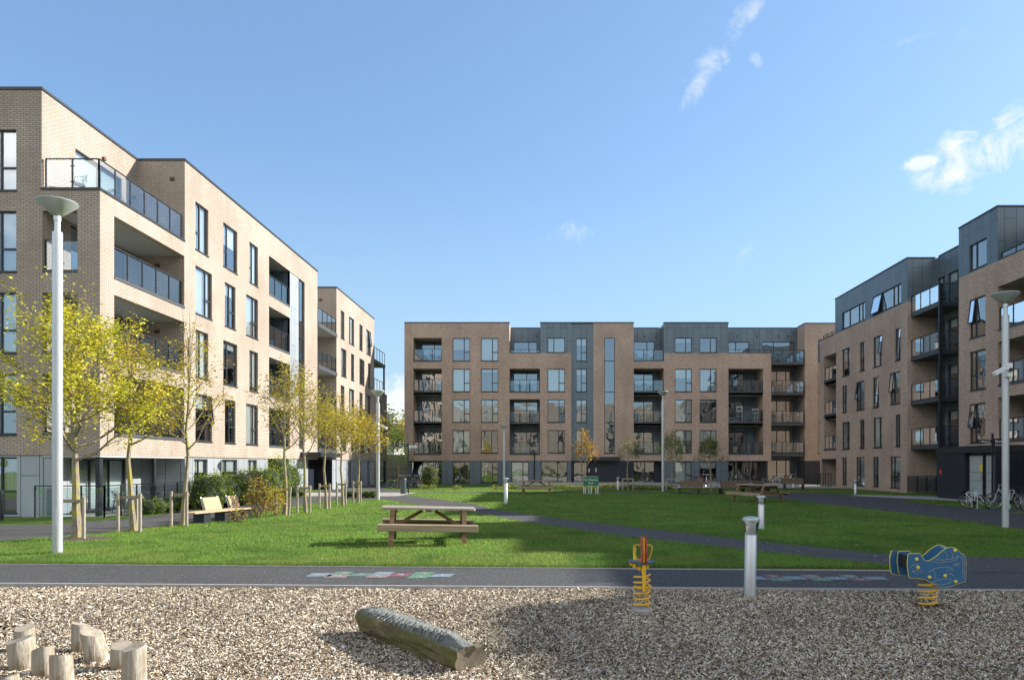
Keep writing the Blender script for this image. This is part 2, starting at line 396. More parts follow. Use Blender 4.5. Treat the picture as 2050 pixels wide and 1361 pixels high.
def window(par,F,u0,u1,z0,z1,sty='WR',blind=None,open_=None,d=-.07,col='blind'):
    fr=MB(); pn=MB(); ft=.055; dd=.06
    fbox(fr,F,u0,u1,z0,z0+ft,d-dd,d); fbox(fr,F,u0,u1,z1-ft,z1,d-dd,d)
    fbox(fr,F,u0,u0+ft,z0+ft,z1-ft,d-dd,d); fbox(fr,F,u1-ft,u1,z0+ft,z1-ft,d-dd,d)
    fbox(fr,F,u0-.02,u1+.02,z0-.045,z0-.001,-.10,.045)       # sill
    W=u1-u0; Hh=z1-z0; u=u0; cols=STY[sty]
    for k,(fw,sp) in enumerate(cols):
        ue=u+W*fw
        if k<len(cols)-1: fbox(fr,F,ue-.035,ue+.035,z0+ft,z1-ft,d-dd+.002,d+.008)
        a=u+(ft if k==0 else .035); b=ue-(ft if k==len(cols)-1 else .035)
        zz=[z0+ft]+[z0+Hh*s for s in sp]+[z1-ft]
        for s in sp: fbox(fr,F,a,b,z0+Hh*s-.035,z0+Hh*s+.035,d-dd+.004,d+.006)
        for i in range(len(zz)-1):
            if open_ is not None and open_==k and i==len(zz)-2: continue
            q(pn,F,a,b,zz[i],zz[i+1],d-.03)
        u=ue
    w=fr.build('window',M['frame'],par)
    pn.build('pane',M['pane'],w)
    bl=wr.random() if blind is None else blind
    # a roller blind or curtain hangs behind the glass
    if blind is None: bl=(0 if bl<.28 else (.22+.3*wr.random() if bl<.55 else 1.0))
    if bl>0:
        b=MB(); m=M[col] if col!='blind' else (M['curtain'] if wr.random()<.35 else M['blind'])
        zb=z1-.04-(Hh-.08)*bl; q(b,F,u0+.04,u1-.04,zb,z1-.03,d-dd-.05); b.build('blind' if bl<1 else 'curtain',m,w)
    if open_ is not None:   # a top-hung casement pushed outwards at its foot
        fs=[c[0] for c in cols]; a=u0+W*sum(fs[:open_])+.03; b=a+W*fs[open_]-.06; sp=cols[open_][1]
        zlo=z0+(Hh*sp[-1] if sp else 0)+.04; zhi=z1-.05; out=.26 if sty=='P4' else .15
        c=MB()
        def P(uu,t,off=0): return F.P(uu,zlo+(zhi-zlo)*t,d+.02+out*(1-t)+off)
        c.bar(P(a,0),P(a,1),.05,.05); c.bar(P(b,0),P(b,1),.05,.05); c.bar(P(a,0),P(b,0),.05,.05); c.bar(P(a,1),P(b,1),.05,.05)
        c.mi=1; c.quad(P(a,0),P(b,0),P(b,1),P(a,1)); c.build('open_casement',[M['frame'],M['pane']],w)
    return w
def coping(mb,F,u0,u1,z,t=.32,out=.035,h=.09):
    fbox(mb,F,u0,u1,z,z+h,-t,out)
def railing(par,pts,z,h=1.08,step=.95,name='railing',glassy=True):
    """posts, handrail and glass following a line of plan points"""
    r=MB(); g=MB()
    for (x0,y0),(x1,y1) in zip(pts[:-1],pts[1:]):
        L=math.hypot(x1-x0,y1-y0); n=max(1,round(L/step)); ux,uy=(x1-x0)/L,(y1-y0)/L
        for i in range(n+1):
            px,py=x0+(x1-x0)*i/n,y0+(y1-y0)*i/n
            r.box(px-.022,px+.022,py-.022,py+.022,z,z+h)
            for zz in (.25,.8):   # glass clamps
                if i not in(0,n): r.bar((px-ux*.07,py-uy*.07,z+zz),(px+ux*.07,py+uy*.07,z+zz),.03,.03)
            if i<n and glassy:
                qx,qy=x0+(x1-x0)*(i+1)/n,y0+(y1-y0)*(i+1)/n
                g.quad((px+ux*.04,py+uy*.04,z+.08),(qx-ux*.04,qy-uy*.04,z+.08),(qx-ux*.04,qy-uy*.04,z+h-.06),(px+ux*.04,py+uy*.04,z+h-.06))
        r.bar((x0,y0,z+h),(x1,y1,z+h),.05,.035)
    o=r.build(name,M['metal_dark'],par)
    if glassy: g.build('glass_panel',M['bglass'],o if par is None or par.parent is None else par)
    return o
def text_mesh(name,s,size,mat,parent,loc,rot,align='CENTER',ext=.004):
    cu=bpy.data.curves.new(name,'FONT'); cu.body=s; cu.size=size; cu.extrude=ext; cu.align_x=align
    t=bpy.data.objects.new(name,cu); COL.objects.link(t); bpy.context.view_layer.update()
    me=bpy.data.meshes.new_from_object(t); bpy.data.objects.remove(t); me.materials.clear(); me.materials.append(mat)
    o=bpy.data.objects.new(name,me); link(o,parent); o.location=loc; o.rotation_euler=rot; return o
# ================================================================== BUILDINGS
RW=[(11.44,13.56),(8.59,10.71),(5.74,7.86),(2.89,5.01)]; GW=(.12,2.08); TOP=14.96; PAR=12.18; BB=2.17
def settle(root,loc):
    root.location=loc; inv=Matrix.Translation(Vector(loc)).inverted()
    for c in root.children: c.matrix_parent_inverse=inv
def loggia(par,F,u0,u1,z0,z1,depth,doors=(),side=0,back=1,sty='D',rail=True,sides=(True,True),blind=None,col='blind',slab=True,mats=None):
    mb=MB(); G=Fr(F.ax,F.p-F.nn*depth,F.nn,F.dz)
    mb.mi=0
    for k,u in enumerate((u0,u1)):
        if sides[k]: mb.quad(F.P(u,z0,-.14),F.P(u,z0,-depth),F.P(u,z1,-depth),F.P(u,z1,-.14))
    hs=[(a,b,z0+.06,z0+2.12) for a,b in doors]
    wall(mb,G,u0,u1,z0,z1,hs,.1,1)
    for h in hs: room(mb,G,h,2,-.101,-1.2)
    mb.mi=3; mb.quad(F.P(u0,z1,-.14),F.P(u1,z1,-.14),F.P(u1,z1,-depth),F.P(u0,z1,-depth))
    mb.mi=4; mb.quad(F.P(u0,z0,-.14),F.P(u1,z0,-.14),F.P(u1,z0,-depth),F.P(u0,z0,-depth))
    mb.build('loggia',mats or [M['brick_brown'],M['panel_dark'],M['room'],M['soffit'],M['slab']],par)
    for h in hs: window(par,G,*h,sty,blind=blind,d=-.02,col=col)
    if rail or slab:
        s=MB(); fbox(s,F,u0+.002,u1-.002,z0-.10,z0+.035,-.30,.012); b=s.build('balcony',M['slab'],par)
        if rail:
            A=F.P(u0+.04,z0,-.10); B=F.P(u1-.04,z0,-.10); railing(b,[(A[0],A[1]),(B[0],B[1])],A[2]+.03)
# ---------------------------------------------------------------- left building
LB=empty('apartment_building'); tag(LB,'sunlit pale buff brick apartment block along the left side with corner loggias','apartment building','brick apartment blocks round the park')
FX=Fr('y',-15.66,1); FXp=Fr('y',-15.72,1); FN=Fr('x',24.5,-1)
mats=[M['brick_buff'],M['panel_pale'],M['room'],M['black_panel'],M['roof'],M['metal_dark'],M['soffit']]
w=MB()
# front end facing the camera
fw=[]
for r in RW: fw.append((-20.3,-18.59,r[0],r[1]))
fw+= [(-24.5,-22.9,r[0],r[1]) for r in RW]
lo=[(-17.68,-16.45,a,b) for a,b in((8.64,10.72),(5.79,7.86),(2.94,5.01))]
wall(w,FN,-30,-17.7,BB,TOP,fw,.14,0)
wall(w,FN,-17.7,-15.66,BB,11.45,lo,.26,0,True)
for h in fw: room(w,FN,h,2)
gh=(-20.3,-18.62,.15,2.1); FNp=Fr('x',24.56,-1); wall(w,FNp,-30,-17.7,0,BB,[gh],.14,1); room(w,FNp,gh,2)
# long wall facing the lawn
lr=[(25.3,30.2,8.64,10.83),(25.3,30.2,5.79,7.98),(25.3,30.2,2.94,5.13)]
wall(w,FX,24.5,30.24,BB,11.45,lr,.26,0,True)
cols=[((31.15,32.34),(31.15,32.7),'NL','WR'),((33.83,35.37),(34.0,35.16),'WL','NR'),((36.8,37.9),(36.4,37.9),'NL','WR')]
wins=[]
for i,(z0,z1) in enumerate(RW):
    for a,b,s1,s2 in cols: wins.append(((*((a,b)[i%2]),z0,z1),(s1,s2)[i%2]))
bal=[(39.4,42.6,11.47,13.6),(39.4,42.6,8.6,10.75),(39.4,42.6,5.75,7.9),(39.4,42.6,2.9,5.05)]
strip=(44.2,45.2,2.9,13.57)
wall(w,FX,30.24,47.7,BB,TOP,[h for h,_ in wins]+bal+[strip,(42.6,44.2,5.75,13.57)],.14,0)
w.mi=1; q(w,FX,42.6,44.2,5.75,13.57,-.03)
for h,_ in wins: room(w,FX,h,2)
room(w,FX,strip,2,-.141,-.8)
# ground storey in grey cladding
gws=[((31.15,32.4),'NL'),((33.8,35.5),'WL'),((36.75,37.9),'NL')]
gh_=[(a,b,*GW) for (a,b),_ in gws]
wall(w,FXp,30.24,39.4,0,BB,gh_,.14,1)
for h in gh_: room(w,FXp,h,2)
wall(w,FXp,42.6,46.0,0,BB,[],.14,1)
wall(w,FXp,51.2,52.04,0,BB,[],.14,1)
# entrance recess and meter cupboard recess
w.mi=3
for a,b,dep in((39.4,42.6,1.6),(46.0,51.2,1.2)):
    q(w,FXp,a,b,0,BB+.01,-dep)
    for u in(a,b): w.quad(FXp.P(u,0,0),FXp.P(u,0,-dep),FXp.P(u,BB,-dep),FXp.P(u,BB,0))
    w.quad(FXp.P(a,BB,0),FXp.P(b,BB,0),FXp.P(b,BB,-dep),FXp.P(a,BB,-dep))
# penthouse set back behind the corner terrace
FP=Fr('y',-17.7,1); pd=(26.25,29.1,11.55,13.7)
wall(w,FP,24.5,30.24,11.40,TOP,[pd],.12,0); room(w,FP,pd,2,-.121)
# wall closing the terrace and loggias
FR=Fr('x',30.24,-1); wall(w,FR,-17.7,-15.66,2.17,TOP,[],.1,0)
# inner wall of the loggias
dl=[(26.0,29.4,a+.05,a+2.12) for a in(8.64,5.79,2.94)]
wall(w,FP,24.76,30.24,BB,11.40,dl,.12,0)
for h in dl: room(w,FP,h,2,-.121)
for z in (10.83,7.98,5.13):
    w.mi=6; w.box(-17.69,-15.93,24.77,30.23,z,z+.60)
w.mi=5; w.box(-17.69,-15.93,24.77,30.23,2.60,2.93)
w.mi=6; w.box(-17.69,-15.67,24.52,30.23,2.10,2.18)
# ground patio back walls
wall(w,Fr('y',-17.2,1),24.6,30.24,0,2.1,[(25.2,28.6,.1,2.05)],.1,1); room(w,Fr('y',-17.2,1),(25.2,28.6,.1,2.05),2,-.101)
wall(w,Fr('x',24.58,-1),-17.7,-17.2,0,2.1,[],.1,1)
wall(w,FR,-17.7,-15.66,0,2.17,[],.1,1)
# notch between the two halves
FQ=Fr('x',52.04,-1); wall(w,FQ,-19.2,-15.66,2.17,TOP,[],.1,0); w.mi=1; q(w,FQ,-19.2,-15.66,0,2.17,0)
wall(w,Fr('y',-18.6,1),47.7,52.04,0,TOP,[(48.6,51.4,a,b) for a,b in RW],.1,0)
for a,b in RW: room(w,Fr('y',-18.6,1),(48.6,51.4,a,b),2,-.101)
w.mi=0; q(w,Fr('x',47.7,1),-19.2,-15.66,BB,TOP,0)
# second half
c2=[((53.1,54.07),(53.2,54.6),'NL','WR'),((55.35,56.8),(55.9,56.8),'WL','NR'),((58.4,59.4),(58.4,60.0),'NL','WR'),((60.6,62.2),(61.2,62.2),'WR','NL')]
win2=[]
for i,(z0,z1) in enumerate(RW):
    for a,b,s1,s2 in c2: win2.append(((*((a,b)[i%2]),z0,z1),(s1,s2)[i%2]))
wall(w,FX,52.04,63.4,BB,TOP,[h for h,_ in win2],.14,0)
for h,_ in win2: room(w,FX,h,2)
g2=[(55.35,56.3,*GW),(58.4,59.4,*GW),(61.2,62.2,*GW)]
wall(w,FXp,52.04,63.4,0,BB,g2,.14,1)
for h in g2: room(w,FXp,h,2)
w.mi=0; q(w,Fr('x',63.4,1),-30,-15.66,0,TOP,0)
lowh=[(64.6,66.6,2.9,5.0),(64.6,66.6,5.75,7.8)]
wall(w,FX,63.4,68.4,BB,8.5,lowh,.14,0)
for h in lowh: room(w,FX,h,2)
w.mi=3; q(w,FXp,63.4,66.8,0,BB,-1.0); w.box(-15.95,-15.7,68.1,68.38,0,BB)
w.mi=0; q(w,Fr('x',68.4,1),-30,-15.66,BB,8.5,0); w.mi=4; w.quad((-30,63.4,8.5),(-15.66,63.4,8.5),(-15.66,68.4,8.5),(-30,68.4,8.5))
# roofs, rear walls and an unseen inner box added to block light
w.mi=4
for x1,y0,y1 in((-17.7,24.5,30.24),(-15.66,30.24,47.7),(-18.6,47.7,52.04),(-15.66,52.04,63.4)):
    w.quad((-30,y0,14.92),(x1,y0,14.92),(x1,y1,14.92),(-30,y1,14.92))
w.quad((-17.7,24.5,11.44),(-15.66,24.5,11.44),(-15.66,30.24,11.44),(-17.7,30.24,11.44))
w.mi=0; q(w,Fr('y',-30,-1),24.5,68.4,0,TOP,0)
w.mi=2; w.box(-29.9,-19.3,26,63.2,.05,14.8)
w.build('wall',mats,LB)
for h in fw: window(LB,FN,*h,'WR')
window(LB,FNp,*gh,'WR',blind=.6)
k=0
for h,s in wins:
    op=None
    if k==9: op=1
    window(LB,FX,*h,s,open_=op,blind=(1,.45,1,1,.25,1,1,.15,.9,.3,0,1)[k]); k+=1
for h,s in win2: window(LB,FX,*h,s,blind=wr.choice((1,1,.4,0,.7)),open_=(1 if h==(60.6,62.2,*RW[0]) else None))
for (u,s),h in zip(gws,gh_): window(LB,FXp,*h,s,blind=.3)
for h in g2: window(LB,FXp,*h,'NL')
for h in lowh: window(LB,FX,*h,'NL',blind=0)
window(LB,FX,*strip,'S2',blind=0)
window(LB,FP,*pd,'D',blind=1.0)
for h in dl: window(LB,FP,*h,'D',blind=.0)
window(LB,Fr('y',-17.2,1),25.2,28.6,.1,2.05,'D3',blind=1.0)
Fk=Fr('y',-18.6,1)
for a,b in RW: window(LB,Fk,48.6,51.4,a,b,'D')
cp=MB()
coping(cp,FN,-30,-17.66,TOP); coping(cp,FP,24.5,30.2,TOP); coping(cp,FR,-17.66,-15.62,TOP,.3); coping(cp,FX,30.24,47.74,TOP)
coping(cp,FQ,-19,-15.62,TOP,.3); coping(cp,FX,52.04,63.44,TOP); coping(cp,FX,63.4,68.4,8.5); coping(cp,Fr('x',68.4,1),-29,-15.64,8.5)
fbox(cp,FN,-17.72,-15.62,11.45,11.53,-.3,.04); fbox(cp,FX,24.76,30.22,11.45,11.53,-.3,.04)
split_build(cp,'coping',M['metal_dark'],LB)
# corner terrace rail, loggia rails
railing(LB,[(-17.62,24.6),(-15.76,24.6),(-15.76,30.15)],11.53,1.05,.95,'terrace_railing')
for z in(8.64,5.79,2.94):
    s=MB(); s.box(-15.92,-15.63,25.302,30.198,z-.09,z+.03); s.box(-17.678,-16.452,24.49,24.76,z-.09,z+.02)
    b=s.build('balcony',M['slab'],LB); railing(b,[(-15.78,25.34),(-15.78,30.16)],z+.03); railing(b,[(-17.64,24.62),(-16.49,24.62)],z+.02,step=.6)
for a,b_,z0,z1 in bal:
    loggia(LB,FX,a,b_,z0,z1,1.9,[(40.0,42.0)],mats=[M['panel_dark'],M['panel_dark'],M['room'],M['soffit'],M['slab']],blind=0)
for z in (11.5,8.62,5.75,2.9):
    s=MB(); s.box(-18.55,-15.62,47.75,51.98,z-.22,z); b=s.build('balcony',[M['soffit']],LB); f=MB(); f.box(-15.619,-15.58,47.73,52.0,z-.25,z+.03); f.build('edge_beam',M['slab'],b); railing(b,[(-15.68,47.8),(-15.68,51.95)],z)
for z in (11.4,8.55):
    s=MB()
    if z>9: s.box(-17.6,-15.62,63.42,67.6,z-.25,z)
    else: s.box(-17.6,-15.9,63.5,68.1,z+.04,z+.07)
    b=s.build('balcony',M['slab'],LB); railing(b,[(-15.68,63.5),(-15.68,67.55)],z+.02,glassy=False)
s=MB(); s.box(-15.8,-15.66,67.4,67.58,8.6,11.15); s.build('post',M['metal_dark'],LB)
s=MB(); s.box(-15.71,-14.35,44.4,48.6,2.32,2.62); s.build('entrance_canopy',M['metal_dark'],LB)
s=MB(); s.box(-15.9,-15.75,24.62,24.80,0,2.1); s.box(-15.84,-15.72,28.0,28.14,0,2.1); split_build(s,'steel_column',M['metal_dark'],LB)
s=MB(); fbox(s,Fr('y',-16.9,1),46.3,47.3,.05,2.1,-.02,.03); s.build('entrance_door',M['metal_dark'],LB)
s=MB()
for z in(.35,.9,1.5): s.box(-16.86,-16.84,47.4,47.46,z,z+.12)
split_build(s,'door_fitting',M['chrome'],LB)
s=MB(); fbox(s,FXp,43.0,43.12,1.0,1.45,.003,.012); s.build('sticker',M['paper_red'],LB)
s=MB()
for (x,y,z) in((-17.68,27.9,13.95),(-16.2,30.22,14.1),(-17.68,29.9,13.2)): s.box(x-.07,x+.07,y-.07,y+.07,z,z+.13)
for z in(10.35,7.5): s.box(-16.95,-16.75,30.16,30.25,z,z+.12)
s.box(-16.95,-16.72,51.97,52.05,14.0,14.14); split_build(s,'wall_vent',simple('terracotta_vent',(.12,.05,.03,1)),LB)
settle(LB,(-15.66,24.5,0))
gf=railing(None,[(-17.75,24.25),(-15.35,24.25),(-15.35,30.0)],0,1.1,.9,'patio_railing'); tag(gf,'glass and dark post railing round the corner patio of the buff block','railing')

# ---------------------------------------------------------------- back building
BB_=empty('apartment_building'); tag(BB_,'wide brown brick and slate panel apartment block across the far side of the lawn','apartment building','brick apartment blocks round the park')
FB=Fr('x',65.0,-1); FR3=Fr('x',67.3,-1); FBp=Fr('x',65.06,-1)
mats=[M['brick_brown'],M['panel_dark'],M['room'],M['black_panel'],M['roof'],M['metal_dark'],M['soffit']]
w=MB(); WL=[]   # windows to add: (frame, hole, style, blind, open)
def addw(F,h,s,blind=None,op=None,rev=.14): WL.append((F,h,s,blind,op)); return h
hs=[]
for i,r in enumerate(RW):
    hs.append(addw(FB,(-8.77,-7.15,*r),'WR' if i<3 else 'V2',(.5,1,1,1)[i])); hs.append(addw(FB,(-6.14,-4.53,*r),'WR' if i<3 else 'V2',(1,.12,1,0)[i]))
L1=[(-12.42,-9.78,11.45,13.58),(-12.42,-9.78,2.78,10.73)]
wall(w,FB,-13.25,-3.5,BB,TOP,hs+L1,.14,0)
for h in hs: room(w,FB,h,2)
ghs=[addw(FBp,(-8.77,-7.15,*GW),'WR',0),addw(FBp,(-6.14,-4.53,*GW),'WR',0),addw(FBp,(-3.3,-1.69,*GW),'WR',1.0),addw(FBp,(-.52,1.9,.05,2.12),'V2',0)]
wall(w,FBp,-9.78,2.25,0,BB,ghs,.14,1)
for h in ghs: room(w,FBp,h,2)
ga=addw(Fr('x',66.4,-1),(-12.9,-9.9,.05,2.1),'D3',0)
wall(w,Fr('x',66.4,-1),-13.25,-9.78,0,BB,[ga],.14,1); room(w,Fr('x',66.4,-1),ga,2)
w.mi=1; w.quad((-9.78,65.06,0),(-9.78,66.4,0),(-9.78,66.4,BB),(-9.78,65.06,BB)); w.mi=6; w.quad((-13.25,65,BB),(-9.78,65,BB),(-9.78,66.4,BB),(-13.25,66.4,BB))
# first recessed bay
L2=[(-3.48,-.65,8.57,10.73),(-3.48,-.65,2.78,7.9)]
wall(w,FB,-3.5,-.62,BB,PAR,L2,.14,0)
ph=addw(FR3,(-3.2,-.95,11.75,13.62),'P2r',0); wall(w,FR3,-3.5,-.6,11.3,14.9,[ph],.14,1); room(w,FR3,ph,2)
w.mi=0; w.quad((-3.5,65,11.3),(-3.5,67.3,11.3),(-3.5,67.3,TOP),(-3.5,65,TOP)); w.mi=1; w.quad((-.62,65,11.3),(-.62,67.3,11.3),(-.62,67.3,TOP),(-.62,65,TOP))
hs=[addw(FB,(.06,1.67,*RW[1]),'WR',1),addw(FB,(.06,1.67,*RW[2]),'WR',.1),addw(FB,(.06,1.67,*RW[3]),'V2',0)]
wall(w,FB,-.62,2.25,BB,PAR,hs,.14,0)
for h in hs: room(w,FB,h,2)
pw=addw(FB,(.06,1.67,12.22,13.6),'P2',1); wall(w,FB,-.62,2.25,PAR,TOP,[pw],.14,1); room(w,FB,pw,2)
hs=[addw(FBp,(2.7,3.69,*r),'NR',(.3,.25,1,.5)[i]) for i,r in enumerate(RW)]
wall(w,FBp,2.25,4.3,BB,TOP,hs,.14,1)
for h in hs: room(w,FBp,h,2)
gd=addw(Fr('x',65.5,-1),(2.5,3.75,.02,2.05),'V2',0)
wall(w,Fr('x',65.5,-1),2.25,4.1,0,BB,[gd],.14,3); room(w,Fr('x',65.5,-1),gd,2)
w.mi=3; w.quad((4.1,65.5,0),(4.1,65.1,0),(4.1,65.1,BB),(4.1,65.5,BB)); q(w,Fr('x',65.1,-1),4.1,8.06,0,BB,0)
w.mi=6; w.quad((2.25,65,BB-.002),(4.1,65,BB-.002),(4.1,65.5,BB-.002),(2.25,65.5,BB-.002))
st=addw(FB,(5.33,6.31,2.88,13.6),'S',0); wall(w,FB,4.3,8.06,BB,TOP,[st],.14,0); room(w,FB,st,2,-.141,-.9)
w.mi=0; w.quad((8.06,65,2.1),(8.06,67.3,2.1),(8.06,67.3,TOP),(8.06,65,TOP))
# second recessed bay
wall(w,FB,8.06,10.88,BB,11.43,[(8.07,10.87,2.8,10.75)],.14,0)
ph=addw(FR3,(8.35,10.35,11.55,13.65),'P2r',0); wall(w,FR3,8.06,10.9,11.3,14.9,[ph],.14,1); room(w,FR3,ph,2)
w.mi=1; w.quad((10.88,65,11.43),(10.88,67.3,11.43),(10.88,67.3,TOP),(10.88,65,TOP))
w.mi=5; w.quad((8.06,65,11.42),(10.88,65,11.42),(10.88,67.3,11.42),(8.06,67.3,11.42))
gb=addw(Fr('x',66.4,-1),(8.2,10.2,.05,2.1),'D',0); wall(w,Fr('x',66.4,-1),8.06,10.88,0,BB,[gb],.14,3); room(w,Fr('x',66.4,-1),gb,2)
w.mi=1; w.quad((10.88,65,0),(10.88,66.4,0),(10.88,66.4,BB),(10.88,65,BB)); w.mi=6; w.quad((8.06,65,BB),(10.88,65,BB),(10.88,66.4,BB),(8.06,66.4,BB))
hs=[]
bl=[(.4,1),(1,.1),(.45,.5)]
for i in(1,2,3):
    hs.append(addw(FB,(11.9,13.47,*RW[i]),'WR',bl[i-1][0])); hs.append(addw(FB,(14.2,15.77,*RW[i]),'WR',bl[i-1][1]))
wall(w,FB,10.88,20.85,BB,PAR,hs+[(16.87,20.1,2.8,10.73)],.14,0)
for h in hs: room(w,FB,h,2)
hs=[addw(FB,(11.9,13.47,12.22,13.6),'P2r',.3),addw(FB,(14.2,15.77,12.22,13.6),'P2r',.0)]
wall(w,FB,10.88,16.84,PAR,TOP,hs,.14,1)
for h in hs: room(w,FB,h,2)
w.mi=1; w.quad((16.84,65,11.3),(16.84,67.3,11.3),(16.84,67.3,TOP),(16.84,65,TOP))
hs=[addw(FBp,(11.9,13.47,*GW),'WR',1),addw(FBp,(14.2,15.77,*GW),'WR',.3)]
wall(w,FBp,10.88,16.87,0,BB,hs,.14,1)
for h in hs: room(w,FBp,h,2)
# right hand bay with hanging balconies
ph=[addw(FR3,(17.45,19.46,11.6,13.62),'P2',0),addw(FR3,(20.7,23.8,11.6,13.62),'P2',0)]
dr=[addw(FR3,(21.2,23.8,a+.1,a+2.2),'D3',0) for a in(8.6,5.75,2.9,.05)]
wall(w,FR3,16.84,24.08,11.3,14.9,ph,.14,1)
wall(w,FR3,20.4,24.08,0,11.3,dr,.14,1)
for h in ph+dr: room(w,FR3,h,2)
w.mi=0; w.quad((20.85,65,2.17),(20.85,67.3,2.17),(20.85,67.3,PAR),(20.85,65,PAR)); w.quad((24.08,65.3,BB),(24.08,67.3,BB),(24.08,67.3,TOP),(24.08,65.3,TOP))
w.mi=3; w.quad((24.08,65.3,0),(24.08,67.3,0),(24.08,67.3,BB),(24.08,65.3,BB))
FR4=Fr('x',65.3,-1); st2=addw(FR4,(25.3,26.3,2.9,13.5),'S',0); wall(w,FR4,24.08,34,BB,TOP,[st2],.14,0); room(w,FR4,st2,2,-.141,-.9); w.mi=3; q(w,Fr('x',65.35,-1),24.08,34,0,BB,0)
gc=addw(Fr('x',66.6,-1),(17.0,20.2,.05,2.1),'D3',0); wall(w,Fr('x',66.6,-1),16.87,20.85,0,BB,[gc],.14,3); room(w,Fr('x',66.6,-1),gc,2)
w.mi=6; w.quad((16.87,65,BB),(20.85,65,BB),(20.85,66.6,BB),(16.87,66.6,BB)); w.mi=3; w.quad((20.85,66.6,0),(20.85,67.3,0),(20.85,67.3,BB),(20.85,66.6,BB))
# sides, roofs, unseen core box added to stop light
w.mi=0; w.quad((-13.25,65,BB),(-13.25,79,BB),(-13.25,79,TOP),(-13.25,65,TOP)); w.mi=1; w.quad((-13.25,66.4,0),(-13.25,79,0),(-13.25,79,BB),(-13.25,66.4,BB))
w.mi=4
for x0,x1,y0 in((-13.25,-3.5,65),(-3.5,-.62,67.3),(-.62,8.06,65),(8.06,10.88,67.3),(10.88,16.84,65),(16.84,24.08,67.3),(24.08,34,65.3)):
    w.quad((x0,y0,14.88),(x1,y0,14.88),(x1,79,14.88),(x0,79,14.88))
for x0,x1 in((-3.5,-.62),(16.84,20.85)): w.quad((x0,65,11.4),(x1,65,11.4),(x1,67.3,11.4),(x0,67.3,11.4))
w.mi=0; q(w,Fr('x',79,1),-13.25,34,0,TOP,0); q(w,Fr('y',34,1),65.3,79,0,TOP,0)
w.mi=2; w.box(-13,33.8,68.7,78.8,.05,14.8)
w.build('wall',mats,BB_)
for F,h,s,b,o in WL: window(BB_,F,*h,s,blind=b,open_=o,col=('curtain_warm' if h[0]==(-12.9) else 'blind'))
for j,(z0,z1) in enumerate(((11.45,13.58),(8.62,10.73),(5.77,8.35),(2.8,5.5))):
    loggia(BB_,FB,-12.42,-9.78,z0,z1,2.0,[(-12.0,-9.8)],blind=(0,.3,1,.6)[j],col='blind' if j<1 else 'curtain_warm')
for j,(z0,z1) in enumerate(((8.57,10.73),(5.70,7.9),(2.8,5.45))):
    loggia(BB_,FB,-3.48,-.65,z0,z1,1.9,[(-3.2,-.9)],blind=(0,.5,0)[j])
for j,(z0,z1) in enumerate(((8.6,10.75),(5.75,8.3),(2.82,5.45))):
    loggia(BB_,FB,8.07,10.87,z0,z1,2.3,[(8.25,10.2)],blind=(0,0,.2)[j])
    loggia(BB_,FB,16.87,20.1,z0,z1,2.2,[(17.0,18.9)],blind=0)
for z in(11.38,8.55,5.7,2.85):
    s=MB(); s.box(20.87,23.95,65.05,67.28,z-.26,z); b=s.build('balcony',M['slab'],BB_); railing(b,[(20.9,65.1),(23.9,65.1),(23.9,67.2)],z)
railing(BB_,[(-3.4,65.15),(-.7,65.15)],11.42,1.08,.9,'terrace_railing'); railing(BB_,[(8.1,65.1),(10.83,65.1)],11.45,1.05,.85,'terrace_railing'); railing(BB_,[(16.9,65.15),(20.8,65.15)],11.42,1.08,.95,'terrace_railing')
cp=MB()
for a,b in((-13.25,-3.47),(-.65,8.09),(10.85,16.87)): coping(cp,FB,a,b,TOP)
for a,b in((-3.46,-.66),(8.1,10.84),(16.88,24.1)): coping(cp,FR3,a,b,14.9)
for a,b in((-3.46,-.66),(16.88,20.85)): fbox(cp,FB,a,b,PAR,PAR+.05,-.3,.03)
fbox(cp,FB,8.1,10.84,11.43,11.5,-.3,.03); coping(cp,FR4,24.08,34,TOP); cp.box(24.04,24.3,65.4,67.2,TOP,TOP+.09); cp.box(16.82,17.0,65.35,67.2,TOP,TOP+.09); split_build(cp,'coping',M['metal_dark'],BB_)
s=MB(); s.box(3.9,6.75,64.0,65.05,2.22,2.52); s.build('entrance_canopy',M['metal_dark'],BB_)
s=MB(); s.tube([(-1.15,64.94,0),(-1.15,64.94,2.75)],.05,8); s.box(-1.28,-1.02,64.86,64.99,2.75,2.98); s.build('downpipe',M['metal_dark'],BB_,True)
s=MB(); s.box(3.86,3.98,64.99,65.02,1.1,1.45); s.box(4.5,4.62,65.06,65.09,1.15,1.5)
split_build(s,'entry_panel',M['chrome'],BB_)
s=MB()
for x in(-10.9,-2.3,-1.0,8.7,9.4,10.5,18.3,20.2,22.3,23.2):
    yy=66.95 if x<-10 else 67.24; s.box(x-.06,x+.06,yy,yy+.08,14.1 if x>-10 else 13.3,14.22 if x>-10 else 13.4)
for x in (-10.9,):
    for z in(10.3,7.6,4.8): s.box(x-.05,x+.05,66.9,67.0,z,z+.15)
split_build(s,'wall_vent',M['metal_dark'],BB_)
settle(BB_,(0,65,0))

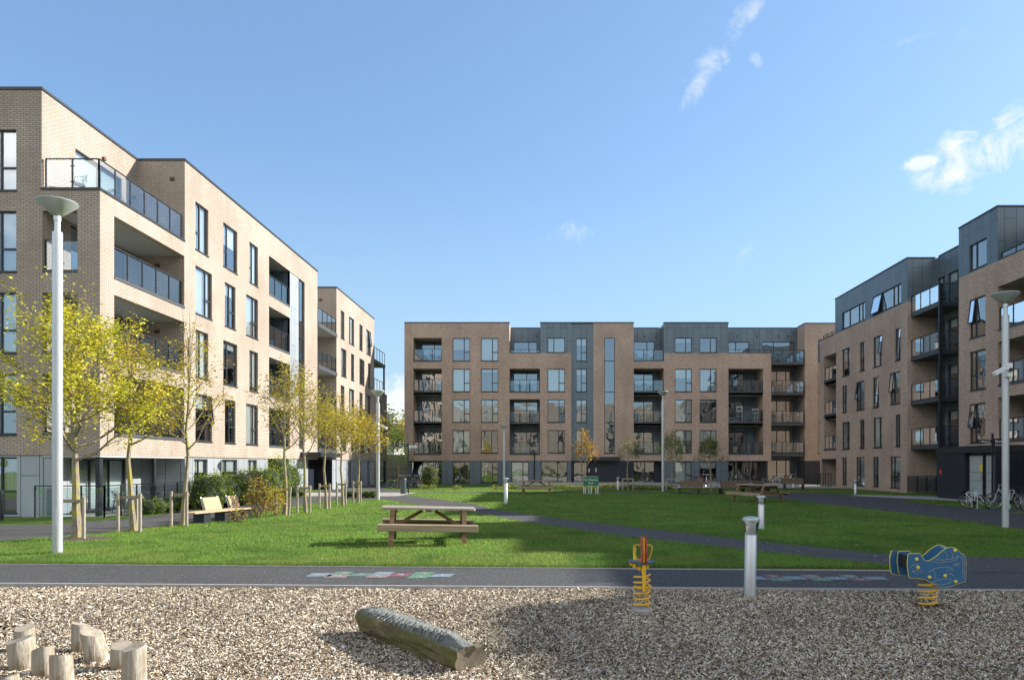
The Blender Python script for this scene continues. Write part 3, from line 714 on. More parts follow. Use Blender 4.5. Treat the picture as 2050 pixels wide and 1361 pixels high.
# ---------------------------------------------------------------- right building
RB=empty('apartment_building'); tag(RB,'shaded brown brick apartment block along the right side with slate panelled top storey','apartment building','brick apartment blocks round the park')
DZ=.12; FY=Fr('y',23.2,-1,DZ); FYn=Fr('y',25.05,-1,DZ); WL=[]; w=MB()
hs=[]
for i in(1,3): 
    hs+=[addw(FY,(53.6,55.0,*RW[i]),'WL'),addw(FY,(51.1,51.9,*RW[i]),'NR',.5),addw(FY,(48.4,49.75,*RW[i]),'WL',1,0 if i==1 else None),addw(FY,(45.9,46.6,*RW[i]),'NR',1,0 if i==1 else None)]
for i in(2,4):
    r=RW[2] if i==2 else (.15,2.25)
    hs+=[addw(FY,(54.1,55.0,*r),'NR'),addw(FY,(51.1,52.5,*r),'WR',None,1 if i==2 else None),addw(FY,(48.9,49.8,*r),'NR',.6,0 if i==2 else None),addw(FY,(45.9,47.3,*r),'WR',.5,1 if i==2 else None)]
LH=(56.1,58.6,2.9,10.7)
wall(w,FY,45.03,59.4,-.12,PAR,hs+[LH,(56.1,59.2,0,BB)],.14,0)
for h in hs: room(w,FY,h,2)
w.mi=3; q(w,FY,56.0,59.3,0,BB+.05,-2.5)
p1=addw(FY,(51.0,55.0,12.3,13.6),'P4',0); p2=addw(FY,(45.8,49.8,12.3,13.6),'P4',0,3)
wall(w,FY,45.03,56.3,PAR,TOP,[p1,p2],.14,1); room(w,FY,p1,2); room(w,FY,p2,2)
F45=Fr('x',45.03,-1,DZ); wall(w,F45,23.2,26,-.12,PAR,[],.1,0); wall(w,F45,23.2,26,PAR,TOP,[],.1,1)
hn=[]
for r in((11.5,13.6),(8.7,10.75),(5.85,7.9),(3.0,5.05)): hn+=[addw(FYn,(44.0,44.85,*r),'P2',.4),addw(FYn,(41.6,43.7,*r),'D',.25)]
wall(w,FYn,39.4,45.03,-.12,TOP,hn,.1,1)
for h in hn: room(w,FYn,h,2,-.101)
# near part
hs=[addw(FY,(37.0,38.4,*RW[1]),'WR',.0,1),addw(FY,(37.0,38.4,*RW[2]),'WR',.12),addw(FY,(37.0,38.4,*RW[3]),'WR',.35,1)]
far=[(30.8,35.99,a,b) for a,b in((8.64,10.85),(5.79,8.0),(2.94,5.15))]
more=[]
for i in(1,2,3):
    for u in(27.0,23.5,19.0,15.5,12.2): more.append(addw(FY,(u,u+1.55,*RW[i]),'WL'))
wall(w,FY,11,39.4,BB,PAR,hs+far+more,.14,0)
for h in hs+more: room(w,FY,h,2)
pw=addw(FY,(36.9,38.4,12.3,13.7),'P2r',.0); wall(w,FY,36,39.4,PAR,TOP,[pw],.14,1); room(w,FY,pw,2)
F36=Fr('x',36.0,-1,DZ); wall(w,F36,23.2,27.2,11.4,TOP,[],.1,1)
w.mi=1
for x,y0,y1 in((26.6,32.6,36.0),(24.3,28.0,32.6),(26.3,25.4,28.0),(29.5,20.0,25.4),(26.5,17.6,20.0),(27.0,11,17.6)):
    w.quad((x,y0,11.4),(x,y1,11.4),(x,y1,TOP+DZ),(x,y0,TOP+DZ))
for y,x0,x1 in((32.6,24.3,27),(28.0,24.3,26.3),(25.4,26.3,29.5),(20.0,26.5,29.5),(17.6,26.5,27),(11,27,36)): w.quad((x0,y,11.4),(x1,y,11.4),(x1,y,TOP+DZ),(x0,y,TOP+DZ))
w.mi=3
wall(w,Fr('y',23.9,-1,DZ),11,36.1,-.12,BB,[],.1,3); w.mi=6; w.quad((23.2,11,BB+DZ),(23.9,11,BB+DZ),(23.9,39.4,BB+DZ),(23.2,39.4,BB+DZ))
w.mi=0; w.quad((23.2,39.4,BB),(25.05,39.4,BB),(25.05,39.4,TOP),(23.2,39.4,TOP)); q(w,Fr('y',36.5,1,DZ),11,59.4,-.12,TOP,0); q(w,Fr('x',59.4,1,DZ),23.2,36.5,-.12,PAR,0); q(w,Fr('x',11,-1,DZ),23.2,36.5,-.12,PAR,0)
w.mi=1; w.quad((23.2,56.3,PAR),(36,56.3,PAR),(36,56.3,TOP+DZ),(23.2,56.3,TOP+DZ))
w.mi=4
for x0,y0,y1 in((23.2,45.03,56.3),(25.05,39.4,45.03),(23.2,36,39.4),(26.6,32.6,36),(24.3,28,32.6),(26.3,25.4,28),(29.5,20,25.4),(26.5,17.6,20),(27,11,17.6)):
    w.quad((x0,y0,15.04),(36.5,y0,15.04),(36.5,y1,15.04),(x0,y1,15.04))
w.quad((23.2,11,11.5),(29.6,11,11.5),(29.6,36,11.5),(23.2,36,11.5)); w.quad((23.2,56.3,11.5),(36.4,56.3,11.5),(36.4,59.4,11.5),(23.2,59.4,11.5))
w.mi=2; w.box(27.3,36.4,11.2,56.2,.1,11.4); w.box(29.7,36.4,11.2,56.2,11.41,14.9); w.box(27.3,36.4,56.2,59.3,.1,11.4)  # unseen core boxes added so no light passes through the block
w.build('wall',mats,RB)
for F,h,s,b,o in WL: window(RB,F,*h,s,blind=b,open_=o)
for a,b,z0,z1 in far: loggia(RB,FY,a,b,z0,z1,2.3,[(31.5,34.6)],blind=0,mats=[M['brick_brown'],M['brick_brown'],M['room'],M['soffit'],M['slab']])
for z0,z1 in((8.64,10.7),(5.79,8.3),(2.94,5.45)): loggia(RB,FY,56.1,58.6,z0,z1,2.2,[(56.6,58.2)],blind=1)
for z in(11.42,8.6,5.75,2.9):
    s=MB(); s.box(23.42,25.03,41.75,45.0,z-.24+DZ,z+DZ); b=s.build('balcony',M['slab'],RB); railing(b,[(24.98,41.8),(23.47,41.8),(23.47,44.98)],z+DZ,1.1,1.05)
s=MB(); s.box(23.36,23.56,41.62,41.76,0,12.6); s.build('post',M['metal_dark'],RB)
railing(RB,[(23.35,35.9),(23.35,32.6),(23.35,28.0),(23.35,20.0)],11.55,1.15,1.1,'terrace_railing'); railing(RB,[(23.4,59.2),(23.4,56.5)],11.6,1.1,1.0,'terrace_railing')
cp=MB(); coping(cp,FY,45.0,56.3,TOP); coping(cp,F45,23.17,25,TOP,.25); coping(cp,FYn,39.4,44.7,TOP,.25); coping(cp,FY,35.97,39.4,TOP); coping(cp,F36,23.5,27,TOP,.25)
fbox(cp,FY,11,35.97,PAR,PAR+.05,-.3,.03); fbox(cp,FY,56.3,59.4,PAR,PAR+.05,-.3,.03)
split_build(cp,'coping',M['metal_dark'],RB)
s=MB(); s.box(21.5,23.19,33.5,38.7,2.42,2.78); c=s.build('entrance_canopy',M['metal_dark'],RB)
text_mesh('block_number','5',.78,M['dark_lettering'],c,(21.46,37.3,2.80),(PI/2,0,-PI/2),ext=.03)
s=MB(); s.box(21.56,24.3,36.15,38.62,.0,2.419); s.box(21.56,23.6,33.56,33.72,.0,2.419); s.box(23.2,23.3,33.73,36.14,.0,2.419)
s.build('porch_wall',M['black_panel'],RB)
s=MB()
FD=Fr('y',21.75,-1)
for a,b in((33.8,34.75),(34.85,36.1)):
    fbox(s,FD,a,b,.1,.22,-.06,0); fbox(s,FD,a,b,2.28,2.40,-.06,0); fbox(s,FD,a,a+.07,.22,2.28,-.06,0); fbox(s,FD,b-.07,b,.22,2.28,-.06,0)
d=s.build('entrance_door',M['metal_dark'],RB)
s=MB(); q(s,FD,33.87,34.68,.22,2.28,-.03); q(s,FD,34.92,36.03,.22,2.28,-.03); s.build('door_glass',M['frosted'],d)
s=MB(); fbox(s,FD,34.95,35.15,1.5,1.85,-.02,-.01); s.build('notice',M['yel_sticker'],d)
s=MB()
for z in(1.0,1.42):
    u=33.95
    while u<36:
        if not 34.66<u<34.94: fbox(s,FD,u,u+.03,z,z+.03,-.028,-.02)
        u+=.08
s.build('glass_marking',M['metal_dark'],d)
s=MB(); s.tube([(21.68,34.9,.7),(21.68,34.9,1.5)],.015,6); s.box(21.66,21.7,34.86,34.94,1.15,1.3); s.build('handle',M['chrome'],d)
s=MB(); s.box(21.548,21.558,38.2,38.4,1.32,1.55); s.build('sticker',M['paper_red'],RB)
settle(RB,(23.2,40,0))
gf=railing(None,[(23.15,44.85),(24.95,44.85)],.05,1.05,.6,'patio_railing'); tag(gf,'low glazed railing beside the black porch of the right block','railing')
gf=railing(None,[(22.9,59.1),(22.9,56.4)],.02,1.1,.5,'patio_railing',False); tag(gf,'dark barred railing at the far ground corner of the right block','railing')

# ---------------------------------------------------------------- the block behind the viewer, seen only mirrored in the windows
SB=empty('apartment_building'); tag(SB,'sunlit buff brick block behind the play area, mirrored in the windows of the back block','apartment building','brick apartment blocks round the park')
FS=Fr('x',-26,1); w=MB(); hs=[(x,x+1.6,*r) for r in RW for x in (-31,-26,-20,-15,-9,-4,3,8,14,19,25,30)]
wall(w,FS,-36,36,0,TOP,hs,.14,0)
for h in hs: room(w,FS,h,2)
w.mi=0; q(w,Fr('y',-36,-1),-40,-26,0,TOP,0); q(w,Fr('y',36,1),-40,-26,0,TOP,0); q(w,Fr('x',-40,-1),-36,36,0,TOP,0); w.mi=4; w.quad((-36,-40,TOP-.02),(36,-40,TOP-.02),(36,-26,TOP-.02),(-36,-26,TOP-.02))
w.build('wall',mats[:0]+[M['brick_buff'],M['panel_pale'],M['room'],M['black_panel'],M['roof']],SB)
for h in hs: window(SB,FS,*h,'WR')
settle(SB,(0,-26,0))
# ================================================================== GROUND
def sheet(name,pts,z,mat,kind='structure'):
    m=MB(); m.poly([(x,y,z) for x,y in pts]); o=m.build(name,mat); o['kind']=kind; return o
e0=lambda x:10.53-.036*(x+.7)      # near edge of the front path
e1=lambda x:12.45-.047*(x+.85)     # far edge
sheet('ground',[(-500,-300),(500,-300),(500,900),(-500,900)],-.14,M['grass'])
xs=[-45,-20,-10,0,10,20,45]
sheet('play_area_mulch',[(-30,-6),(30,-6),(30,e0(30)),(-30,e0(-30))],-.05,M['mulch'])
sheet('lawn',[(-60,e0(-60)),(60,e0(60)),(60,140),(-60,140)],0,M['grass'])
pathF=[(-45,e0(-45)+.02),(45,e0(45)+.02),(45,e1(45)),(-45,e1(-45))]
sheet('front_path',pathF,.004,M['asphalt'])
diag_top=[(12.5,13.6),(9.35,13.75),(6.95,14.4),(4.95,16.9),(2.95,19.9),(.4,23.6),(-2.3,28.9),(-3.6,33.0),(-7.0,38.9),(-9.47,43.2)]
diag_bot=[(-10.2,40.5),(-8.6,36.9),(-6.15,32.4),(-4.6,30.2),(-2.9,27.0),(-.6,22.3),(1.65,18.5),(3.0,16.7),(4.4,15.05),(6.1,13.0),(6.6,12.0),(12.6,11.8)]
pathD=diag_top+diag_bot
sheet('diagonal_path',pathD,.008,M['asphalt'])
pathL=[(-40,22.2),(-16.5,21.1),(-15.1,21.5),(-14.1,24.2),(-13.9,30),(-13.9,40.2),(-13.6,46.6),(-9.3,46.6),(-9.3,43.0),(-8.0,36.6),(-10.75,36),(-11.1,33),(-11.1,28),(-11.2,22.5),(-11.6,20),(-12.1,18),(-13.1,16.8),(-16,15.3),(-40,12.5)]
sheet('side_path',pathL,.012,M['asphalt'])
pv=[(-15.6,40.3),(-8.6,40.3),(-8.4,45.4),(-15.6,45.4)]
sheet('entrance_paving',pv,.016,M['paving'])
pathN=[(-15.6,45.4),(-9.0,45.4),(-9.6,48.5),(-12.4,51.5),(-13.3,64.9),(-30,80),(-30,66),(-15.6,66)]
sheet('rear_path',pathN,.006,M['asphalt'])
pathB=[(-9.4,45.3),(14.0,45.3),(14.0,46.5),(-9.2,46.5)]
sheet('far_path',pathB,.005,M['asphalt'])
pathR=[(13.7,13.4),(17.7,13.2),(17.6,26.7),(18.2,26.9),(24.5,26.9),(24.5,28.6),(18.0,28.9),(17.5,32.4),(18.4,36.5),(20.9,37.8),(20.7,40),(17.4,44.5),(15.4,47),(13.6,48),(12.6,46),(12.3,39),(12.8,33),(13.6,26),(13.5,20)]
sheet('right_path',pathR,.010,M['asphalt'])
pr=[(17.6,41.0),(21.5,33.3),(23.1,33.3),(23.1,39.4),(19.0,42.2)]
sheet('porch_paving',pr,.014,M['paving'])
sheet('corner_patio',[(-17.2,24.3),(-15.5,24.3),(-15.5,30.0),(-17.2,30.0)],.018,M['paving'])
bed=[(-15.6,25.9),(-14.1,25.9),(-14.0,39.5),(-15.6,39.5)]
sheet('planting_bed',bed,.02,M['mulch'])
sheet('terrace_paving',[(-3.2,53.1),(24,53.1),(24,65),(-3.2,65)],.03,M['paving'])
# edgings
def edging(pts,w=.05,z0=-.12,z1=.022,name='path_edging',lab=None):
    m=MB()
    for a,b in zip(pts[:-1],pts[1:]): m.bar((a[0],a[1],(z0+z1)/2),(b[0],b[1],(z0+z1)/2),w,z1-z0)
    o=m.build(name,M['concrete']); o['kind']='structure'; return o
edging([(x,e0(x)) for x in np.arange(-24,24.1,.915)],.05,-.14,.018,'kerb_strip')
edging([(x,e1(x)) for x in(-30,-15,0,6.6)],.045,-.1,.02); edging([(12.8,e1(12.8)),(30,e1(30))],.045,-.1,.02)
edging([(-45,80),(-45,81)],.01)if False else None
m=MB(); m.box(-3.2,9.2,52.85,53.09,0,.47); m.box(12.9,20,55.5,55.7,0,.35); o=m.build('low_wall',M['concrete']); tag(o,'low grey concrete upstand in front of the back block terrace','wall')
# soil ring round the first tree
m=MB(); m.lathe([(0,.05),(.35,.045),(.62,.012),(.66,0)][::-1],(*gp(160,1079),0),22); o=m.build('tree_pit',M['mulch']); o['kind']='structure'

def inpoly(P,poly):
    x,y=P[:,0],P[:,1]; r=np.zeros(len(P),bool); n=len(poly); j=n-1
    for i in range(n):
        xi,yi=poly[i]; xj,yj=poly[j]
        c=((yi>y)!=(yj>y))&(x<(xj-xi)*(y-yi)/(yj-yi+1e-12)+xi); r^=c; j=i
    return r
PATHS=[pathF,pathD,pathL,pv,pathN,pathB,pathR,pr]
def vnoise(P,s,seed):
    r=np.random.default_rng(seed); T=r.random((64,64)); q_=P*s; i=np.floor(q_).astype(int); f=q_-i; f=f*f*(3-2*f)
    g=lambda a,b:T[a%64,b%64]
    return (g(i[:,0],i[:,1])*(1-f[:,0])+g(i[:,0]+1,i[:,1])*f[:,0])*(1-f[:,1])+(g(i[:,0],i[:,1]+1)*(1-f[:,0])+g(i[:,0]+1,i[:,1]+1)*f[:,0])*f[:,1]
# grass blades
def blades(bands):
    Ps=[];Ws=[];Hs=[]
    for (x0,x1,y0,y1,den,wd,ht) in bands:
        n=int((x1-x0)*(y1-y0)*den); P=np.stack([rng.uniform(x0,x1,n),rng.uniform(y0,y1,n)],1)
        k=P[:,1]>(e1(P[:,0])+.02)
        for p in PATHS: k&=~inpoly(P,p)
        k&=~((P[:,0]<-15.3)&(P[:,1]>24.3)); k&=~inpoly(P,bed)
        k&=np.hypot(P[:,0]+11.36,P[:,1]-17.25)>.6
        k&=np.abs(P[:,0])<P[:,1]*.86+1
        P=P[k]; Ps.append(P); Ws.append(np.full(len(P),wd)); Hs.append(np.full(len(P),ht))
    P=np.concatenate(Ps); W=np.concatenate(Ws); Hh=np.concatenate(Hs); n=len(P)
    cl=vnoise(P,2.6,3); big=vnoise(P,.45,8); Hh=Hh*(.55+.9*cl)*rng.uniform(.6,1.3,n); W=W*rng.uniform(.7,1.3,n)
    a=rng.uniform(0,2*PI,n); lean=rng.uniform(.1,.9,n)*Hh; b=rng.uniform(0,2*PI,n)
    V=np.zeros((n,3,3)); 
    V[:,0,0]=P[:,0]-np.cos(a)*W/2; V[:,0,1]=P[:,1]-np.sin(a)*W/2
    V[:,1,0]=P[:,0]+np.cos(a)*W/2; V[:,1,1]=P[:,1]+np.sin(a)*W/2
    V[:,2,0]=P[:,0]+np.cos(b)*lean; V[:,2,1]=P[:,1]+np.sin(b)*lean; V[:,2,2]=Hh
    t=rng.random((n,1))*.7+.3*big[:,None]; c1=np.array([.045,.11,.018]); c2=np.array([.34,.55,.10]); C=c1+(c2-c1)*t
    yl=vnoise(P,.9,44)[:,None]; yw=np.clip((yl-.5)*4,0,1)*.5; C=C*(1-yw)+np.array([.27,.32,.08])*yw; dk=np.clip((vnoise(P,1.7,77)[:,None]-.6)*4,0,1)*.45; C=C*(1-dk)+np.array([.06,.15,.03])*dk
    dry=rng.random(n)<.09; C[dry]=np.array([.30,.30,.11])*rng.uniform(.7,1.1,(dry.sum(),1))
    return V.reshape(-1,3),C
V,C=blades([(-13,14,12.3,16,1700,.011,.040),(-15,16,16,22,800,.016,.042),(-16,20,22,32,320,.026,.036),(-12,22,32,50,120,.045,.036)])
g=np_mesh('lawn_grass',V,3,M['grassblade'],None,C); tag(g,'short mown grass of the lawns between the paths','grass',kind='stuff')
# ragged lip of longer grass along the front path
n=14000; X=rng.uniform(-13,13,n); P=np.stack([X,e1(X)+.02+np.abs(rng.normal(0,.05,n))],1); k=~inpoly(P,pathD); P=P[k]; n=len(P)
V=np.zeros((n,3,3)); a=rng.uniform(0,2*PI,n); W=.012; Hh=rng.uniform(.03,.11,n)
V[:,0,0]=P[:,0]-np.cos(a)*W/2; V[:,0,1]=P[:,1]; V[:,1,0]=P[:,0]+np.cos(a)*W/2; V[:,1,1]=P[:,1]; V[:,2,0]=P[:,0]+rng.normal(0,.03,n); V[:,2,1]=P[:,1]-rng.uniform(-.01,.06,n); V[:,2,2]=Hh
C=np.array([.05,.10,.015])+np.array([.12,.14,.03])*rng.random((n,1))
g=np_mesh('edge_grass',V.reshape(-1,3),3,M['grassblade'],None,C); tag(g,'longer grass hanging over the edge of the front path','grass',kind='stuff')
# wood chips
def chips(x0,x1,y0,y1,den,L,Wd):
    n=int((x1-x0)*(y1-y0)*den); P=np.stack([rng.uniform(x0,x1,n),rng.uniform(y0,y1,n)],1); P=P[P[:,1]<e0(P[:,0])-.03]; P=P[(np.hypot(P[:,0]-5.0,P[:,1]-9.18)>rng.uniform(.12,.34,len(P)))&(np.hypot(P[:,0]-1.2,P[:,1]-8.75)>rng.uniform(.05,.26,len(P)))]; n=len(P)
    hump=(vnoise(P,1.1,21)-.5)*.03
    a=rng.uniform(0,PI,n); l=rng.gamma(4,L/4,n).clip(.012,.10); w_=Wd*rng.uniform(.45,1.7,n); tx=rng.normal(0,.42,n); ty=rng.normal(0,.55,n)
    z=-.027-.022*np.clip(-P[:,0]/5+.3,0,1)+hump+rng.uniform(0,.026,n)
    dx=np.stack([np.cos(a)*np.cos(tx),np.sin(a)*np.cos(tx),np.sin(tx)],1)*(l/2)[:,None]
    sx=np.stack([-np.sin(a)*np.cos(ty),np.cos(a)*np.cos(ty),np.sin(ty)],1)*(w_/2)[:,None]
    c=np.stack([P[:,0],P[:,1],z],1); tp=rng.uniform(.3,1,(n,1))
    V=np.stack([c-dx-sx*tp,c+dx-sx,c+dx+sx*tp,c-dx+sx],1)
    r=rng.random((n,1)); pal=np.array([[.74,.65,.51],[.60,.50,.36],[.38,.28,.18],[.17,.12,.075],[.04,.028,.018],[.86,.80,.69]]); pr_=[.22,.20,.18,.17,.14,.09]
    pk=rng.choice(6,n,p=pr_); C=pal[pk]*rng.uniform(.78,1.2,(n,1)); C*=(.85+.3*vnoise(P,.7,31))[:,None]
    return V.reshape(-1,3),C
Vs=[];Cs=[]
for b in((-6.0,6.0,5.2,8.2,10000,.027,.0090),(-9.5,9,8.2,10.9,7500,.030,.0105),(-13,-9.5,7.5,11.2,2600,.038,.019),(9,14,7,11,2600,.038,.019),(-9.5,-6,4.5,8.2,2600,.038,.019),(6,9.5,4.5,8.2,2600,.038,.019),(-6,6,3.6,5.2,2600,.038,.019)):
    V,C=chips(*b); Vs.append(V);Cs.append(C)
g=np_mesh('wood_chips',np.concatenate(Vs),4,M['chip'],None,np.concatenate(Cs)); tag(g,'pale wood chip surface of the play area','wood chips',kind='stuff')
# fallen leaves
def leaf_quads(c,size,nb=.5,flat=False):
    n=len(c); a=rng.uniform(0,2*PI,n); d=np.stack([np.cos(a),np.sin(a),rng.uniform(-.5,.35,n)],1)
    if flat: d[:,2]=rng.uniform(-.1,.1,n)
    d/=np.linalg.norm(d,axis=1)[:,None]; up=rng.normal(0,1,(n,3)); up[:,2]=np.abs(up[:,2])+nb
    if flat: up=rng.normal(0,.15,(n,3)); up[:,2]=1
    s=np.cross(d,up); s/=np.linalg.norm(s,axis=1)[:,None]; sz=(size*rng.uniform(.6,1.25,n))[:,None]
    nrm=np.cross(s,d)
    return np.stack([c-d*sz*.5,c+s*sz*.34-nrm*sz*.05,c+d*sz*.5,c-s*sz*.34-nrm*sz*.05],1).reshape(-1,3)
n=900; P=np.stack([rng.uniform(-14,16,n),rng.uniform(10.8,34,n)],1); P=P[(P[:,0]>0)|(rng.random(n)<.55)]; n=len(P); P=P[np.abs(P[:,0])<P[:,1]*.72]; n=len(P)
near=P[:,1]<e1(P[:,0])
V=leaf_quads(np.concatenate([P,np.full((n,1),.045)-near[:,None]*.028],1),np.where(near,.03,.065),flat=True)
C=np.array([[.55,.46,.12],[.62,.58,.38],[.45,.22,.06],[.35,.30,.10]])[rng.choice(4,n)]
g=np_mesh('fallen_leaves',V,4,M['leaf'],None,C); tag(g,'fallen yellow leaves scattered over the shaded lawn and path','leaves',kind='stuff')

# ================================================================== TREES
TM={}
PAL={'yg':[(.60,.58,.045),(.72,.66,.07),(.40,.44,.04),(.78,.62,.08)],'olive':[(.46,.42,.055),(.54,.44,.06),(.36,.35,.05),(.50,.30,.05)],
 'gold':[(.58,.44,.04),(.48,.42,.05),(.52,.32,.04),(.34,.35,.05)],'orange':[(.50,.28,.04),(.55,.36,.05),(.40,.18,.03),(.45,.36,.06)],
 'green':[(.12,.21,.03),(.18,.27,.035),(.25,.32,.05),(.07,.13,.02)],'lime':[(.30,.42,.04),(.38,.47,.06),(.18,.28,.03),(.46,.44,.07)],
 'dull':[(.20,.22,.06),(.27,.27,.07),(.14,.17,.05),(.33,.28,.07)],'red':[(.24,.10,.05),(.44,.42,.06),(.16,.09,.04),(.40,.44,.06)],
 'hosta':[(.42,.42,.08),(.26,.33,.06),(.12,.18,.04),(.55,.50,.14)]}
def grow(seed,h,clear,rx,rt,npri,nsec,ntw,up=.75,topr=.35,shape='vase'):
    r=random.Random(seed); wood_=MB(); tips=[]; 
    tp=[]; lx=ly=0
    for i in range(9):
        t=i/8; tp.append((lx,ly,h*.86*t)); lx+=r.uniform(-.5,.5)*.02*h; ly+=r.uniform(-.5,.5)*.02*h
    rad=[rt*(1-.78*(i/8)**.9)+(.25*rt if i==0 else 0) for i in range(9)]
    wood_.tube(tp,rad,7)
    twigs=MB()
    def at(z):
        t=min(max(z/(h*.86),0),1)*8; i=min(int(t),7); f=t-i; a,b=tp[i],tp[i+1]
        return Vector((a[0]+(b[0]-a[0])*f,a[1]+(b[1]-a[1])*f,z))
    for k in range(npri):
        t=(k+.5)/npri; z0=clear+(h*.80-clear)*t**1.1; p=at(z0); a=k*2.4+r.uniform(-.4,.4)
        reach=rx*(1.0-.72*t)*r.uniform(.75,1.15)*(1 if shape!='round' else (.65+.6*math.sin(PI*min(t+.15,1))))
        rise=reach*up*r.uniform(.6,1.5)+ (h-z0)*.25*r.uniform(.4,1.2)*t
        pts=[p]; 
        for s_ in range(1,5):
            f=s_/4; pts.append(p+Vector((math.cos(a)*reach*f,math.sin(a)*reach*f,rise*f**1.25))+Vector((r.uniform(-1,1),r.uniform(-1,1),r.uniform(-1,1)))*.05*reach)
        r0=rt*.42*(1-.6*t); wood_.tube(pts,[r0,r0*.75,r0*.55,r0*.35,r0*.18],5)
        for j in range(nsec):
            f=.28+.72*(j+.5)/nsec; i=min(int(f*4),3); g_=f*4-i; q0=pts[i].lerp(pts[i+1],g_)
            a2=a+r.choice((-1,1))*r.uniform(.4,1.2); L=reach*r.uniform(.25,.5)+.12
            q1=q0+Vector((math.cos(a2)*L,math.sin(a2)*L,L*r.uniform(.1,1.0))); mid=q0.lerp(q1,.5)+Vector((0,0,L*.06))
            twigs.tube([q0,mid,q1],[r0*.3,r0*.22,r0*.10],4,False)
            for m_ in range(ntw):
                f2=r.uniform(.25,1); c0=q0.lerp(q1,f2); a3=a2+r.uniform(-1.3,1.3); L2=L*r.uniform(.25,.6)+.05
                c1=c0+Vector((math.cos(a3)*L2,math.sin(a3)*L2,L2*r.uniform(-.1,1.1)))
                twigs.tube([c0,c1],[r0*.13,r0*.05],3,False); tips.append((c0,c1))
            tips.append((mid,q1))
        tips.append((pts[3],pts[4]))
    for k in range(7):   # leaders above the crown
        z0=h*r.uniform(.6,.84); p=at(z0); a=r.uniform(0,2*PI); o=topr*rx*r.uniform(.2,1)
        q1=p+Vector((math.cos(a)*o,math.sin(a)*o,(h-z0)*r.uniform(.7,1.05))); mid=p.lerp(q1,.5)+Vector((r.uniform(-.05,.05),r.uniform(-.05,.05),0))
        twigs.tube([p,mid,q1],[rt*.16,rt*.11,rt*.04],4,False)
        for i in range(4): c0=mid.lerp(q1,r.random()); tips.append((c0,c0+Vector((r.uniform(-.12,.12),r.uniform(-.12,.12),r.uniform(.02,.25)))))
    return wood_,twigs,tips
def tree(seed,x,y,h,clear,rx,rt,nleaf,lsize,pal,lab,group=None,dense_lo=0,npri=16,nsec=5,ntw=3,up=.75,sparse_top=.7,cat='tree',name='tree',spread=.09,shape='vase',bark_='bark',rz=0):
    T=empty(name,(x,y,0),rz); tag(T,lab,cat,group)
    wd,tw,tips=grow(seed,h,clear,rx,rt,npri,nsec,ntw,up,shape=shape)
    wd.build('trunk',M[bark_],T,True); tw.build('twigs',M['twig'],T)
    rr=np.random.default_rng(seed); 
    A=np.array([list(a) for a,b in tips]); B=np.array([list(b) for a,b in tips])
    zc=(B[:,2]-clear)/(h-clear); rad=np.hypot(B[:,0],B[:,1])/rx
    wgt=np.clip(1.15-sparse_top*np.clip((zc-.45)/.55,0,1)*1.35,.03,1)*rr.uniform(.12,1,len(A))**2.2
    pk=rr.choice(len(A),nleaf,p=wgt/wgt.sum()); f=rr.uniform(.1,1.1,(nleaf,1)); c=A[pk]*(1-f)+B[pk]*f+rr.normal(0,spread,(nleaf,3))
    V=leaf_quads(c,lsize); P_=np.array(PAL[pal]); tipcol=rr.choice(4,len(A),p=[.4,.28,.18,.14]); ch=np.where(rr.random(nleaf)<.6,tipcol[pk],rr.choice(4,nleaf,p=[.4,.28,.18,.14]))
    C=P_[ch]*rr.uniform(.7,1.2,(nleaf,1))
    np_mesh('crown',V,4,M['leaf'],T,C)
    return T
def place(x,y): return gp(x,y)
ROW='young trees staked in a row beside the left path'
def tr(seed,px,py,top,clr,rpx,rt,nl,ls,pal,lab,**k):
    x,y=gp(px,py); s=y/F0; return tree(seed,x,y,(py-top)*s,(py-clr)*s,rpx*s,rt,nl,ls,pal,lab,group=ROW,name='young_tree',**k),(x,y)
T1=tr(3,155,1079,552,925,150,.105,14000,.080,'yg','largest staked tree, dense yellow green crown, behind the nearest tall lamp post',npri=26,nsec=7,ntw=4,up=.55,sparse_top=.72,spread=.12,shape='round')
T2=tr(4,268,1063,625,895,98,.085,5800,.076,'olive','second staked tree from the left, olive crown thinning to bare twigs on top',npri=18,nsec=6,ntw=3,up=.7,sparse_top=.85,spread=.11,shape='round')
T3=tr(5,366,1053,612,905,78,.075,2000,.075,'gold','third staked tree from the left, nearly bare with few gold leaves, beside the curved bench',npri=15,nsec=5,ntw=3,up=1.0,sparse_top=.8,spread=.10)
T4=tr(6,570,1031,712,905,72,.075,2900,.082,'olive','tall thin leafed staked tree just beyond the red and green bush',npri=16,nsec=6,ntw=3,up=1.0,sparse_top=.4,spread=.13)
T5=tr(7,612,1026,722,915,52,.07,2100,.082,'olive','slender sparse staked tree in front of the left block entrance canopy',npri=14,nsec=5,ntw=3,up=1.15,sparse_top=.4,spread=.13)
T6=tr(8,653,1018,775,912,45,.07,2700,.09,'olive','staked olive tree before the black entrance wall of the left block',npri=14,nsec=5,ntw=3,up=.8,sparse_top=.4,spread=.16,shape='round')
T7=tr(9,686,1011,790,912,38,.07,2600,.095,'gold','staked golden tree next to last in the row on the left',npri=14,nsec=5,ntw=3,up=.7,sparse_top=.4,spread=.17,shape='round')
T8=tr(10,717,1006,808,918,50,.07,3600,.10,'gold','farthest staked tree of the left row, full golden crown by a lamp post',npri=15,nsec=5,ntw=3,up=.6,sparse_top=.3,spread=.18,shape='round')
